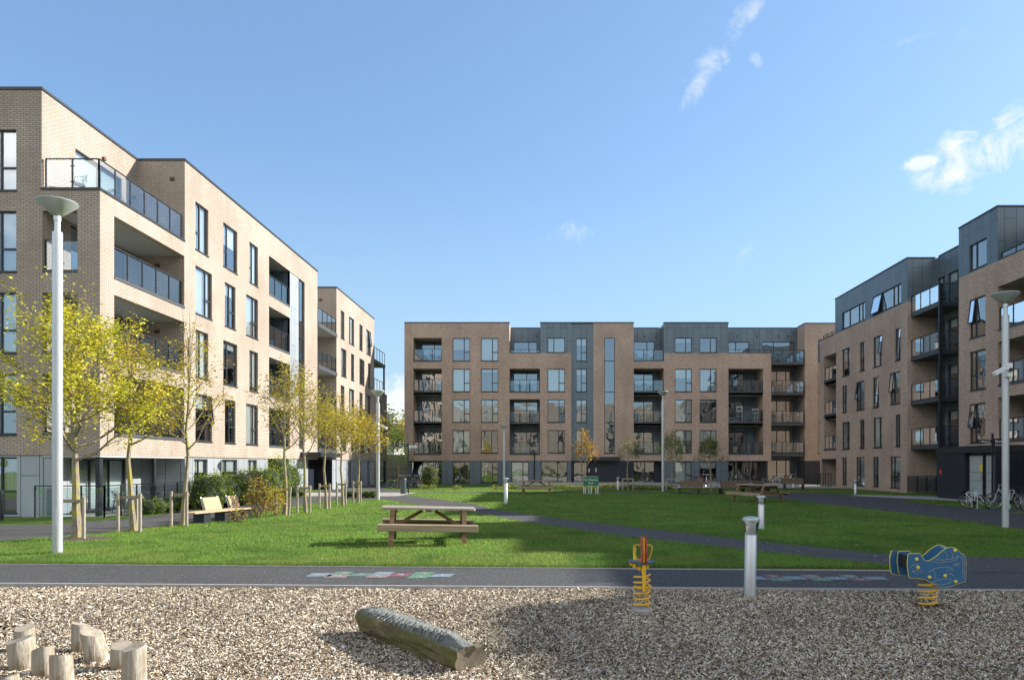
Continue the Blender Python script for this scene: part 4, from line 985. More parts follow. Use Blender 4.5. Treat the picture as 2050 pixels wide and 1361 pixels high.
def stakes(x,y,px_,py_,lab,wdt=.42,h=.80,n3=False,lean=0):
    S=empty('tree_stake_frame',(x,y,0)); tag(S,lab,'tree stakes','post frames holding the young trees')
    for k,sx in enumerate((-1,1)):
        m=MB(); m.tube([(sx*wdt,-.22,-.03),(sx*wdt+lean*(k==1),-.22,h)],.045,8); m.build('stake',M['stake'],S,True)
    if n3:
        m=MB(); m.tube([(-.1,.3,-.03),(-.1,.3,h-.15)],.045,8); m.build('stake',M['stake'],S,True)
    m=MB(); m.box(-wdt-.05,wdt+.05,-.175,-.155,h-.14,h-.06); m.build('crossbar',M['wood_top'],S)
    m=MB(); m.tube([(.12*math.cos(a),.12*math.sin(a)-.03,h-.10) for a in np.linspace(0,2*PI,12,endpoint=False)],.02,5,closed=True); m.build('rubber_tie',M['black'],S)
    return S
for (T,(x,y)),wd_,n3,lab in((T1,.30,0,'two post frame and crossbar holding the largest tree by the nearest lamp post'),(T2,.30,1,'three post frame holding the second tree from the left'),(T3,.23,0,'two post frame at the nearly bare tree beside the curved bench'),
    (T4,.23,0,'two post frame with a leaning post just beyond the red and green bush'),(T5,.24,0,'two post frame at the slender tree before the left block entrance'),(T6,.21,0,'two post frame at the olive tree before the black entrance wall'),
    (T7,.20,0,'two post frame at the tree next to last in the left row'),(T8,.18,0,'two post frame at the farthest tree of the left row')):
    stakes(x,y,0,0,lab,wd_,1.05,bool(n3),.06 if lab.startswith('two post frame with a lean') else 0)
BT='small trees by the back block'
def bt(seed,px,Y,top,clr,rpx,nl,ls,pal,lab,**k):
    s=Y/F0; base=CY+F0*H/Y; return tree(seed,(px-CX)*s,Y,(base-top)*s,(base-clr)*s,rpx*s,.06,nl,ls,pal,lab,group=BT,name='small_tree',**k)
bt(21,1172,49,858,935,26,1100,.13,'orange','small orange leafed tree behind the green park sign',npri=13,sparse_top=.3,spread=.14)
bt(22,1256,51,876,928,21,800,.12,'dull','small pale green tree in a square post frame by the back block stair window',npri=12,up=1.1,sparse_top=.2,spread=.12)
bt(23,1343,52,862,932,27,1500,.13,'green','dark green tree in a post frame beside the central tall lamp post',npri=13,sparse_top=.2,spread=.16,shape='round')
bt(24,1424,48,868,930,32,1000,.14,'dull','fine leafed dull green tree standing behind the brown slatted benches',npri=13,up=.35,sparse_top=.2,spread=.12)
bt(25,797,57,858,940,25,2600,.12,'green','bright green leafed birch by the left end of the back block and the parked bicycles',npri=15,up=.4,sparse_top=.1,spread=.22,shape='round')
for px,lab in((1256,'pale square post frame round the small tree near the back block stair window'),(1343,'pale square post frame round the dark green tree by the central lamp post')):
    S=empty('tree_stake_frame',((px-CX)*51/F0,50.7,0)); tag(S,lab,'tree stakes','post frames holding the young trees')
    for sx in(-.38,.38):
        m=MB(); m.box(sx-.045,sx+.045,-.045,.045,0,.75); m.build('stake',M['stake'],S)
    m=MB(); m.box(-.43,.43,-.04,.04,.751,.83); m.build('crossbar',M['wood_top'],S)
# shrubs -----------------------------------------------------------
def shrub(name,x,y,rx,ry,h,n,ls,pal,lab,group=None,lo=0.0,inner=True,stems=0,cat='shrub',z0=0,pts=3.0):
    S=empty(name,(x,y,0)); tag(S,lab,cat,group)
    d=rng.normal(0,1,(n,3)); d/=np.linalg.norm(d,axis=1)[:,None]; rr=rng.uniform(.72,1.06,n)**1.0
    lump=1+.22*np.sin(d[:,0]*pts*2+x)*np.sin(d[:,1]*pts*2.3+y)+.15*np.sin(d[:,2]*7+x*3)
    c=d*(rr*lump)[:,None]; c=c*np.array([rx,ry,h*(1-lo)/2])+np.array([0,0,z0+h*lo+h*(1-lo)/2]); c[:,2]=np.maximum(c[:,2],.03)
    V=leaf_quads(c,ls); P_=np.array(PAL[pal]); C=P_[rng.choice(4,n,p=[.4,.28,.18,.14])]*rng.uniform(.7,1.2,(n,1))
    np_mesh('foliage',V,4,M['leaf'],S,C)
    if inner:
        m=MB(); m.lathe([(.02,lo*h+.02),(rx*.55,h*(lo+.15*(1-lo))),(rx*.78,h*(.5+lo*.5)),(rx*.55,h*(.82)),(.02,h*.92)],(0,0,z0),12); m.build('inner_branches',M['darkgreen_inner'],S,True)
    m=MB()
    for i in range(max(stems,3)):
        a=i*2.1; m.tube([(.05*math.cos(a),.05*math.sin(a),0),(.4*rx*math.cos(a),.4*ry*math.sin(a),h*(.45+lo*.5))],[.02,.008],5)
    m.build('stems',M['twig'],S); return S
SG='shrubs in the bed along the left block'
specs=[(408,27.3,.62,1.45,'green','dark green shrub at the near end of the left bed, behind the curved bench','g'),(432,28.9,.6,1.55,'lime','yellow green shrub with a tall tip behind the curved bench','g'),(455,29.8,.7,1.35,'green','dense dark shrub between the two bench backrests','g'),
 (484,31.2,.75,1.6,'dull','dull green shrub behind the second bench backrest','g'),(512,32.6,.85,1.7,'lime','broad bright green shrub in the middle of the left bed','g'),(536,34.2,.9,1.75,'lime','tall yellow green shrub left of the dark recess in the left block','g'),(560,36.4,.8,2.3,'lime','tallest feathery bamboo shrub in front of the dark recess','g'),(578,37.9,.8,2.0,'green','feathery dark green shrub at the far end of the left bed','g')]
for px,Y,r,h,pal,lab,_ in specs:
    shrub('shrub',(px-CX)*Y/F0,Y,r,r*1.1,h,1700,.085,pal,lab,SG)
shrub('shrub',(590-CX)*39.3/F0,39.3,.95,.6,.62,900,.08,'lime','low bright groundcover mound by the curved door post of the left block',SG)
x,y=gp(517,1036); shrub('bush',x,y,.46,.45,1.3,1300,.085,'red','red and yellow leaved bush at the far end of the curved bench',None,.12,False,5,'bush')
x,y=gp(545,1034); shrub('bush',x,y+.3,.36,.36,1.0,700,.08,'gold','small golden fringe bush beside the red leaved bush on the lawn edge',None,.15,False,4,'bush')
x,y=gp(470,1046); shrub('bush',x,y+.25,.34,.28,.42,420,.06,'red','low dark bush growing under the curved bench seat',None,.1,False,4,'bush')
BG='clipped round box balls'
for i,(px,py,r,lab) in enumerate([(296,1031,.34,'clipped round ball nearest the corner patio railing'),(316,1029,.37,'second clipped ball from the corner patio'),(337,1027,.36,'third clipped ball from the corner patio, between the second and third trees'),(356,1023,.36,'clipped ball just left of the third tree trunk'),(376,1019,.38,'clipped ball just right of the third tree trunk'),(394,1016,.33,'clipped ball at the foot of the dark shrub')]):
    x,y=gp(px,py); shrub('box_ball',x,y,r,r,r*1.75,900,.045,'lime' if i%2 else 'green',lab,BG,pts=1)
for i,(px,lab) in enumerate([(696,'leftmost clipped ball of the low row beside the far end trees'),(708,'second clipped ball of the low row beside the far end trees'),(722,'middle clipped ball of the low row near the camera lamp post'),(735,'fourth clipped ball of the low row near the camera lamp post'),(747,'rightmost clipped ball of the low row beside the camera lamp post')]):
    shrub('box_ball',(px-CX)*38.3/F0,38.3,.26,.26,.42,380,.06,'lime' if i%2 else 'green',lab,BG,pts=1)
bt(31,857,53.5,925,972,17,10,.1,'dull','young dull green conifer beside the bicycles and litter bin',npri=8)
CT=bpy.data.objects[-1] if False else None
S=shrub('conifer',(858-CX)*53/F0,53.2,.68,.6,1.9,1500,.12,'dull','bushy young conifer beside the bicycles and litter bin','low plants at the back lawn',cat='conifer')
k=0
for px,Y,r,lab in[(848,51.5,.35,'yellow tuft at the left foot of the young conifer'),(866,51.6,.4,'yellow tuft at the right foot of the young conifer'),(914,50.5,.3,'lone small yellow tuft on the sunlit lawn below the ground floor windows'),(992,50.6,.42,'yellow tuft left of the far lamp and bollard')]:
    shrub('flower_tuft',(px-CX)*Y/F0,Y,r,.25,.36,160,.10,'hosta',lab,'low plants at the back lawn',inner=False,cat='plant')
n=4200; X=rng.uniform(-3.4,9.6,n); Y=rng.uniform(51.6,52.7,n); Z=rng.uniform(.02,.34,n)*(.6+.6*vnoise(np.stack([X,Y],1),1.5,5))
V=leaf_quads(np.stack([X,Y,Z],1),.13); C=np.array(PAL['hosta'])[rng.choice(4,n,p=[.25,.25,.35,.15])]*rng.uniform(.6,1.1,(n,1))
g=np_mesh('ground_cover',V,4,M['leaf'],None,C); tag(g,'yellow green ground cover planted along the low concrete upstand','ground cover',kind='stuff')

# ================================================================== LAMPS
def lamp(px,py,top,lab,dish=.36,cam=None):
    x,y=gp(px,py); s=y/F0; h=(py-top)*s
    L=empty('street_lamp',(x,y,0)); tag(L,lab,'street lamp','tall silver lamp posts with dish heads')
    m=MB(); m.lathe([(.092,-.05),(.092,h*.80),(.075,h*.93)] if False else [(.095,-.06),(.095,h-.66),(.088,h-.655)],(0,0,0),20); m.build('pole',M['galv'],L,True)
    m=MB(); m.lathe([(.055,h-.66),(.055,h-.43),(.068,h-.425),(.068,h-.33),(.05,h-.325)],(0,0,0),18); m.build('neck',M['galv'],L,True)
    m=MB(); m.lathe([(.055,h-.33),(.12,h-.29),(dish*.98,h-.06),(dish,h-.045),(dish*.98,h-.03),(dish*.86,h-.015),(0.01,h)],(0,0,0),36); m.build('dish',M['lampdish'],L,True)
    m=MB(); m.box(-.04,.04,-.1,-.096,.55,.95); m.build('access_door',M['galv'],L)
    if cam:
        zc=(py-cam[1])*s; d=cam[0]
        c=MB(); c.box(-.08,.08,-.20,-.09,zc-.2,zc+.2); b=c.build('camera_bracket',M['white_plastic'],L)
        c=MB(); c.tube([(0,-.2,zc),(d*.25,-.26,zc)],.03,8); c.bar((d*.2,-.27,zc+.03),(d*.55,-.33,zc-.14),.12,.11); b2=c.build('camera_body',M['white_plastic'],L,bevel=.01)
        c=MB(); c.lathe([(.01,-.001),(.055,.0),(.05,.07),(.02,.09)][::1],(0,-.24,zc-.04),12); c.build('dome',M['black'],L,True)
    return L
lamp(115,1107,402,'nearest tall lamp post, at the left edge of the lawn before the largest tree',.38)
lamp(756.5,1000,781,'lamp post with a white camera at the end of the staked tree row',.36,(1,853))
lamp(846,967.5,838,'lamp post standing by the young conifer and bicycles before the back block',.34)
lamp(1009,973,850,'thin far lamp post behind a bollard on the back lawn',.30)
lamp(1327,984,783,'tall lamp post in the centre in front of the back block loggias',.36)
lamp(1347,966,842,'farther lamp post close behind the central one and the dark green tree',.34)
lamp(2013,1056,586,'tall lamp post with a white camera in front of the right block',.37,(-1,742))
# the open basket brackets of two far lamps are read as their dish rims
def bollard(px,py,top,r,lab):
    x,y=gp(px,py); h=(py-top)*y/F0
    B=empty('bollard_light',(x,y,-.05 if y<10.4 else 0)); 
    tag(B,lab,'bollard light','round silver bollard lights'); h+=(.05 if y<10.4 else 0)
    m=MB(); m.lathe([(r,-.04),(r,h-.27),(r-.004,h-.265),(r-.004,h-.255),(r,h-.25),(r,h-.235),(r*.6,h-.23)],(0,0,0),28); m.build('post',M['galv'],B,True)
    m=MB(); m.lathe([(r*1.02,h-.23),(r*1.36,h-.07),(r*1.34,h-.065)],(0,0,0),28); m.build('lens',M['clear_lens'],B,True)
    m=MB(); m.lathe([(r*.8,h-.235),(r*.8,h-.07)],(0,0,0),20); m.build('lamp_tube',M['white_plastic'],B,True)
    m=MB(); m.lathe([(r*1.45,h-.068),(r*1.52,h-.05),(r*1.45,h-.03),(r*.9,h-.006),(.01,h)],(0,0,0),28); m.build('cap',M['lampdish'],B,True)
    return B
b=bollard(1501,1191,1033,.083,'largest bollard light, in the wood chips beside the front path'); b.rotation_euler=(0,.018,0)
bollard(1524,1059,991,.09,'bollard light on the shaded lawn directly behind the largest bollard')
bollard(1237,980,955,.085,'far bollard light right of the green park sign')
bollard(1012.5,1008.5,956,.09,'bollard light on the back lawn in front of the thin far lamp post')
bollard(1712.5,989.5,960,.085,'bollard light near the right block between path and brick wall')
bollard(1588,976,956,.09,'far bollard light right of the bicycles in the back corner')

# ================================================================== PICNIC TABLES
def picnic(x,y,rz,s,lab,mt='wood_top',md='wood_dark'):
    T=empty('picnic_table',(x,y,0),rz); T.scale=(s,s,s); tag(T,lab,'picnic table','wooden picnic tables with attached benches')
    top=MB(); L=.98; ty=-.37
    for i in range(5):
        y0=-.375+i*.152
        if i in(0,4):
            c=.10; ya,yb=y0,y0+.146; o=ya if i==0 else yb; ii=yb if i==0 else ya
            pts=[(-L,ii),(-L,(o+ii)/2),(-L+.03,o+(ii-o)*.15),(-L+.10,o),(L-.10,o),(L-.03,o+(ii-o)*.15),(L,(o+ii)/2),(L,ii)]
            top.prism(pts,lambda p:(p[0],p[1],.695),lambda p:(p[0],p[1],.74))
        else: top.box(-L,L,y0,y0+.146,.695,.74)
    top.build('tabletop',M[mt],T,bevel=.006)
    for sy in(-1,1):
        m=MB(); yc=sy*.72
        m.box(-L-.03,L+.03,yc-.13,yc-.002,.375,.42); m.box(-L-.03,L+.03,yc+.002,yc+.13,.375,.42); m.box(-L-.03,L+.03,yc+sy*.131,yc+sy*.155,.29,.419)
        m.build('bench_seat',M['wood_x'] if mt=='wood_top' else M[mt],T,bevel=.005)
    for sx in(-1,1):
        for sy in(-1,1):
            m=MB(); m.bar((sx*.74,sy*.33,.70),(sx*.74,sy*.74,-.02),.045,.095,(1,0,0)); m.build('leg',M[md],T)
        m=MB(); m.box(sx*.74-.02+sx*.046,sx*.74+.025+sx*.046,-.86,.86,.285,.374); m.box(sx*.74-.022-sx*.05,sx*.74+.022-sx*.05,-.34,.34,.60,.694); m.build('crossbeam',M[md],T)
        m=MB(); m.bar((sx*.68,0,.33),(sx*.13,0,.665),.045,.07); m.build('brace',M[md],T)
    m=MB(); m.box(-.06,.06,-.33,.33,.65,.694); m.build('batten',M[md],T)
picnic((856.5-CX)*16.75/F0,16.75,math.radians(9.4),1.12,'wooden picnic table on the sunlit front lawn, nearest of the tables'); bpy.data.objects['picnic_table'].rotation_euler=(0,.028,math.radians(9.4))
picnic(10.4,34.6,math.radians(-62),1.15,'brown picnic table standing endwise in shade behind a bollard light','wood_x')
picnic((1074-CX)*44.5/F0,44.5,0,1.12,'grey picnic table in shade on the back lawn before the far terrace','wood_x')

# ================================================================== BENCHES
def bench(pts,backs,lab,sl='wood_orange',hb=.42,face=1,legs=()):
    B=empty('slatted_bench',(*pts[0],0)); tag(B,lab,'bench')
    ox,oy=pts[0]
    P=[Vector((a-ox,b-oy,0)) for a,b in pts]
    def at(t):
        t*=len(P)-1; i=min(int(t),len(P)-2); f=t-i; p=P[i].lerp(P[i+1],f); d=(P[i+1]-P[i]).normalized(); return p,d,Vector((d.y,-d.x,0))*face
    m=MB()
    for k in range(5):
        off=-.23+k*.115
        for i in range(24):
            a,d,n=at(i/24); b,d2,n2=at((i+1)/24); a=a+n*off; b=b+n2*off
            m.bar((a.x,a.y,hb-.02),(b.x,b.y,hb-.02),.10,.04)
    m.build('seat',M[sl],B)
    for t0,t1 in backs:
        m=MB(); fr=MB()
        for k in range(5):
            z=hb+.045+k*.08; off=-.22-k*.03
            a,d,n=at(t0); b,d2,n2=at(t1); a=a+n*off; b=b+n2*off; m.bar((a.x,a.y,z),(b.x,b.y,z),.03,.078)
        bb=m.build('backrest',M[sl],B)
        for t in(t0,t1):
            a,d,n=at(t); p0=a+n*(-.25); p1=a+n*(-.25-.15); fr.bar((p0.x,p0.y,hb-.05),(p1.x,p1.y,hb+.42),.04,.025)
        split_build(fr,'back_frame',M['galv'] if sl=='wood_orange' else M['metal_dark'],bb)
    for t in legs:
        m=MB(); a,d,n=at(t); p,q_=a+n*.2,a-n*.2; m.bar((p.x,p.y,(hb-.04)/2),(q_.x,q_.y,(hb-.04)/2),.30 if sl=='wood_orange' else .07,hb-.05); m.build('leg',M['metal_dark'],B)
    return B
bench([(-10.95,21.3),(-10.72,22.2),(-10.47,23.1),(-10.3,23.9)],[(.36,.62),(.80,1.0)],'curved bench with two orange slatted backrests between the third tree and the shrubs',hb=.38,legs=(.22,.55,.72,.93))
bench([(8.0,43.2),(10.2,42.9),(12.6,43.3),(14.0,44.2)],[(.04,.24),(.42,.68),(.80,.98)],'long brown slatted bench with three backrests in the shade behind the lawn','wood_bench',.42,1,(.03,.2,.4,.6,.8,.97))
bench([(17.5,52),(19.2,52)],[(.02,.98)],'brown bench backrest beside the bicycles in the back corner','wood_bench',.42,1,(.1,.9))

# ================================================================== BICYCLES
def bike(col,lab,group,x,y,rz,tilt=0):
    B=empty('bicycle',(x,y,0.0)); tag(B,lab,'bicycle',group); B.rotation_euler=(tilt,0,rz)
    R=.33
    for sx in(-.52,.52):
        m=MB(); m.tube([(sx+R*math.cos(a),0,R+R*math.sin(a)) for a in np.linspace(0,2*PI,26,endpoint=False)],.018,5,closed=True); w_=m.build('tyre',M['black'],B)
        m=MB(); m.tube([(sx+(R-.03)*math.cos(a),0,R+(R-.03)*math.sin(a)) for a in np.linspace(0,2*PI,26,endpoint=False)],.010,4,closed=True)
        for a in np.linspace(0,PI,7,endpoint=False): m.tube([(sx+(R-.03)*math.cos(a),0,R+(R-.03)*math.sin(a)),(sx-(R-.03)*math.cos(a),0,R-(R-.03)*math.sin(a))],.0025,3)
        m.build('rim',M['chrome'],w_)
    m=MB(); bb=(-.08,0,.30); st=(-.22,0,.78); hd=(.36,0,.80); fk=(.52,0,.33); rr_=(-.52,0,.33)
    for a,b,r in((bb,st,.018),(st,hd,.018),(bb,hd,.021),(bb,rr_,.012),((-.2,0,.72),rr_,.010),((.33,0,.92),fk,.016)): m.tube([a,b],r,6)
    m.build('frame',col,B)
    m=MB(); m.hexa([(-.36,-.07,.86),(-.06,-.02,.86),(-.06,.02,.86),(-.36,.07,.86),(-.36,-.08,.90),(-.06,-.02,.89),(-.06,.02,.89),(-.36,.08,.90)]); m.tube([(-.22,0,.78),(-.23,0,.87)],.013,5); m.build('saddle',M['black'],B)
    m=MB(); m.tube([(.24,-.28,.97),(.32,-.2,1.0),(.34,0,.98),(.32,.2,1.0),(.24,.28,.97)],.012,5); m.tube([(.34,0,.98),(.335,0,.9)],.014,5); m.build('handlebar',M['chrome'],B)
    m=MB(); m.tube([(-.08,-.04,.30),(-.08,.04,.30)],.09,14); m.bar((-.08,-.05,.30),(-.03,-.05,.14),.02,.02); m.bar((-.08,.05,.30),(-.13,.05,.46),.02,.02); m.build('crank',M['metal_dark'],B)
    return B
bk={c:simple('bike_paint_'+c,v,.35) for c,v in dict(white=(.7,.7,.72,1),red=(.4,.04,.04,1),blue=(.03,.06,.25,1),black=(.02,.02,.02,1),silver=(.4,.42,.44,1)).items()}
G1='bicycles parked before the right block'
b1=bike(bk['white'],'white bicycle lying over to one side, leftmost by the right block',G1,17.95,29.0,math.radians(20),math.radians(-38)); b1.location.z=.02
bike(bk['silver'],'silver bicycle with a bright front rim just left of the camera lamp post',G1,19.05,28.9,math.radians(162),-.06)
bike(bk['black'],'black bicycle just right of the camera lamp post',G1,19.95,28.7,math.radians(20),.10)
bike(bk['black'],'dark bicycle at the right edge of the picture by the right block',G1,20.35,29.6,math.radians(-25),-.08)
G2='bicycles crowded in the rack at the left end of the back block'
lab2='bicycle in the crowded rack between the birch and the young conifer'
src=[bike(bk[c],lab2,G2,0,0,0) for c in('black','red','silver')]
for i in range(9):
    o=src[i] if i<3 else copy_tree(src[i%3]); px=797+i*6.6+(0 if i else -4); Y=54.6+(i%3)*.35
    o.location=((px-CX)*Y/F0,Y,0); o.rotation_euler=(.08*((-1)**i),0,math.radians((8,62,118,70,105,50,125,80,60)[i]))
G3='bicycles standing between the brown benches and the back block'; lab3='bicycle standing between the brown slatted benches and the back block'
for i,(px,Y,rz) in enumerate([(1386,56.5,10),(1399,57,20),(1413,56.3,75),(1424,56,110)]):
    o=copy_tree(src[i%3]); o['label']=lab3; o['group']=G3; o.location=((px-CX)*Y/F0,Y,0.03); o.rotation_euler=(.05,0,math.radians(rz))
G4='bicycles in the shaded back right corner'; lab4='dark bicycle in the cluster in the shaded back right corner'
for i,(px,Y,rz) in enumerate([(1541,58,15),(1550,58.4,70),(1559,58,10),(1567,58.6,100),(1573,58.2,150),(1581,58.5,60)]):
    o=copy_tree(src[(0,0,2)[i%3]]); o['label']=lab4; o['group']=G4; o.location=((px-CX)*Y/F0,Y,0.03); o.rotation_euler=(.05,0,math.radians(rz))
def hoop(x,y,lab,rz=0):
    m=MB(); m.tube([(-.35,0,-.03),(-.35,0,.7),(-.27,0,.78),(.27,0,.78),(.35,0,.7),(.35,0,-.03)],.025,8); o=m.build('bike_stand',M['galv'],None,True,loc=(x,y,0),rz=rz); tag(o,lab,'bike stand','steel bicycle hoops'); return o
hoop(19.2,29.2,'steel hoop behind the silver bicycle by the camera lamp post',1.3); hoop(20.3,29.3,'steel hoop among the dark bicycles at the right edge',1.3); hoop(17.95,29.35,'steel hoop behind the leaning white bicycle',1.3)
m=MB(); m.tube([(0,0,-.02),(0,0,.95),(.06,0,1.12),(.2,0,1.2),(.5,0,1.2)],.04,10); x,y=gp(598,987.5); o=m.build('curved_post',M['galv'],None,True,loc=(x,y,0)); tag(o,'curved steel post by the left block entrance','post')

# ================================================================== SIGNS, BIN
x,y=gp(1183,988.5); S=empty('park_sign',(x,y,0)); tag(S,'green park name sign on pale legs standing on the back lawn','sign')
m=MB(); m.box(-.48,.48,-.03,.03,.52,1.06); m.build('sign_board',M['green'],S,bevel=.01)
m=MB(); m.box(-.42,.44,-.03,.12,1.061,1.10); m.build('top_rail',M['concrete'],S)
for sx,sy in((-.44,0),(-.33,.12),(-.12,.1),(.02,.0),(.32,.1),(.44,0)):
    m=MB(); m.box(sx-.022,sx+.022,sy+.031,sy+.07,-.02,1.0); m.build('leg',M['white_paint'],S)
text_mesh('lettering','The Meadow',.17,M['lettering'],S,(0,-.034,.83),(PI/2,0,0)); text_mesh('lettering','Park',.17,M['lettering'],S,(0,-.034,.63),(PI/2,0,0))
def fpost(x,y,h,lab,fingers):
    S=empty('finger_post',(x,y,0)); tag(S,lab,'signpost')
    m=MB(); m.box(-.035,.035,-.035,.035,-.02,h); m.build('pole',M['metal_dark'],S)
    for side,z,hh,L,txts in fingers:
        m=MB(); x0,x1=(.036,L) if side>0 else (-L,-.036); m.box(x0,x1,-.02,.02,z,z+hh); f=m.build('finger',M['metal_dark'],S)
        for i,(t,sz,tz) in enumerate(txts): text_mesh('lettering',t,sz,M['lettering'],f,((x0+x1)/2,-.024,z+tz),(PI/2,0,0))
Y=2590/59.3; fpost((817.5-CX)*Y/F0,Y,3.15,'tall dark finger post beside the litter bin, reading Block 7 and Block 5-6',[(-1,2.95,.17,.78,[('< Block 7',.15,.035)]),(1,2.66,.17,.75,[('Block 5-6 >',.15,.035)])])
m=MB(); m.box(.04,.5,-.03,-.021,2.86,3.02); o=m.build('sign_plate',M['white_plastic'],bpy.data.objects['finger_post'])
text_mesh('lettering','Parking',.11,M['dark_lettering'],o,(.27,-.034,2.9),(PI/2,0,0))
fpost((1987-CX)*32/F0,32,3.25,'dark finger post beside the right lamp, reading Block 5, Block 6 and Creche',[(-1,2.82,.16,.72,[('< Block 5',.13,.03)]),(1,2.66,.36,.62,[('Block 6',.15,.19),('Creche',.15,.03)])])
Y=46; S=empty('litter_bin',((822.5-CX)*Y/F0,43.6,0)); tag(S,'round dark grey litter bin at the foot of the finger post','litter bin')
m=MB(); m.lathe([(.17,0),(.185,.03),(.185,.86),(.19,.865),(.19,.90)],(0,0,0),24); m.build('body',simple('bin_grey',(.07,.09,.10,1),.4),S,True); m=MB(); m.lathe([(.19,.901),(.17,.95),(.06,.97)],(0,0,0),24); m.build('lid',M['metal_dark'],S,True)
x,y=gp(2,1041); m=MB(); m.box(-.06,.06,-.06,.06,0,.98); o=m.build('timber_post',M['metal_dark'],None,bevel=.01,loc=(x,y,0)); tag(o,'dark square post at the far left edge of the picture','post')


# ================================================================== HOPSCOTCH
def hop(cells,lab,skew):
    Hh=empty('hopscotch',(0,0,0)); tag(Hh,lab,'hopscotch','painted hopscotch courts on the front path')
    for k,(x0,x1,y0,y1,mt,num) in enumerate(cells):
        a0,b0=gp(x0,y1),gp(x1,y1); a1,b1_=gp(x0+skew*(y1-y0),y0),gp(x1+skew*(y1-y0),y0)
        m=MB(); z=.009+.0015*(k%2); m.poly([(a0[0],a0[1],z),(b0[0],b0[1],z),(b1_[0],b1_[1],z),(a1[0],a1[1],z)]); c=m.build('square',M[mt],Hh)
        cx=(a0[0]+b1_[0])/2; cy=(a0[1]+a1[1])/2; text_mesh('numeral',num,.26,M['c_white'],c,(cx,cy-.09,z+.004),(0,0,PI/2 if False else 0),ext=.0005)
    return Hh
# pixel rows: single squares 1147.5-1154.5, pairs split at 1151
hop([(612,659,1147.5,1154.3,'c_blue','10'),(665,698,1144.8,1150.4,'c_green','9'),(646,690,1150.4,1156.8,'c_pink','8'),(695,735,1148.0,1154.2,'c_teal','7'),(743,780,1145.0,1150.8,'c_blue','6'),(729,772,1150.8,1157.0,'c_pink','5'),(777,814,1148.0,1154.3,'c_red','4'),(822,860,1145.4,1151.6,'c_green','3'),(812,853,1151.6,1158.0,'c_green','2'),(858,899,1149.0,1155.6,'c_blue','1')],'hopscotch court in pastel squares on the sunlit part of the front path',2.0)
hop([(1508,1540,1154,1161,'c_blue','1'),(1537,1571,1150.7,1157.2,'c_red','2'),(1549,1588,1157.2,1164,'c_green','3'),(1579,1620,1154,1161,'c_blue','4'),(1615,1648,1150.9,1157.5,'c_pink','5'),(1631,1668,1157.5,1164,'c_green','6'),(1661,1701,1155,1161,'c_blue','7'),(1691,1723,1151.2,1157.6,'c_green','8'),(1711,1748,1157.6,1164,'c_red','9'),(1738,1781,1155,1161,'c_blue','10')],'hopscotch court in dim squares on the shaded part of the front path',-2.2)

# ================================================================== LOG AND STUMPS
x0,y0=-2.04,7.88; x1,y1=-.70,6.40
L=math.hypot(x1-x0,y1-y0); ang=math.atan2(y1-y0,x1-x0); rr=random.Random(9)
NS,NR=230,48; m=MB(); base=0
for i in range(NS+1):
    t=i/NS; u=-L/2+L*t
    for j in range(NR):
        a=2*PI*j/NR; r=.155+.012*math.sin(3*a+2*t)+.010*math.sin(2*a-5*t+1)+.007*math.sin(7*a+9*t)+.0035*rr.uniform(-1,1)+.008*math.sin(11*a+3*math.sin(4*t))*math.sin(6*t+a)
        r*=(1-.06*math.cos(PI*t)) 
        if t<.04: r*=.80+5*t
        z=r*math.sin(a); yv=r*math.cos(a)
        if z>.085 and .10<t<.86:      # notched ridge along the top
            ph=((u+.25*yv)/.062+.3*math.sin(u*9))%1; z-= (.034 if ph<.45 else 0)*min(1,(z-.085)/.03); z+=.014; yv+=.012*math.sin(u*40)
        if t>.86: z-=max(0,(t-.86))*.35*max(0,math.sin(a))**2
        if t>.90 and z<.03: 
            pass
        m.v.append((u+(.05*math.sin(a)*(-1 if t<.5 else .6)*(1 if t in(0,1) else 0)),yv,z))
for i in range(NS):
    for j in range(NR): m.f.append((i*NR+j,i*NR+(j+1)%NR,(i+1)*NR+(j+1)%NR,(i+1)*NR+j)); m.m.append(0)
for i,s_ in((0,-1),(NS,1)):   # cut ends, domed a little
    c=len(m.v); m.v.append((-L/2-.015 if i==0 else L/2-.03,0,-.01))
    for j in range(NR):
        f=(i*NR+j,i*NR+(j+1)%NR,c); m.f.append(f if s_>0 else f[::-1]); m.m.append(1)
o=m.build('log',[M['log'],simple('rotten_end_wood',(.17,.14,.10,1),.9,0,.75,9,1.0)],None,True); o.location=((x0+x1)/2,(y0+y1)/2,.10); o.rotation_euler=(0,.02,ang)
tag(o,'mossy fallen log with a notched top lying on the wood chips','log')
def stump(xc,yt,yb,wpx,lx,lab,k):
    Y=F0*(H+.05)/(yb-CY); s=Y/F0; x=(xc-CX)*s; h=(yb-yt)*s-.01; r=wpx*s/2
    if True:
        S=empty('stepping_post',(x,Y,-.055)); tag(S,lab,'stepping post','sawn timber stepping posts in the wood chips')
        rq=random.Random(k); m=MB(); NR_=26; n_=9
        for i in range(n_+1):
            t=i/n_
            for j in range(NR_):
                a=2*PI*j/NR_; q1=r*(1+.05*math.sin(2*a+k)+.05*abs(math.sin(1.5*a+k))+.045*abs(math.sin(3.5*a+2*k+t*.6))-.03+rq.uniform(-.010,.010))*(1.04-.08*t)*(0.97 if i==n_ else 1)
                m.v.append((q1*math.cos(a)+lx*(1-t)*0+lx*(t-1)*-1*0+lx*t,q1*math.sin(a),-.05+(h+.05)*t+.03*t*math.sin(a+k)*r/.1))
        for i in range(n_):
            for j in range(NR_): m.f.append((i*NR_+j,i*NR_+(j+1)%NR_,(i+1)*NR_+(j+1)%NR_,(i+1)*NR_+j)); m.m.append(0)
        m.build('post_body',M['stump'],S,True)
        t_=MB(); t_.poly([(v[0],v[1],v[2]+.002) for v in m.v[n_*NR_:]]); t_.build('sawn_top',M['stump_top'],S)
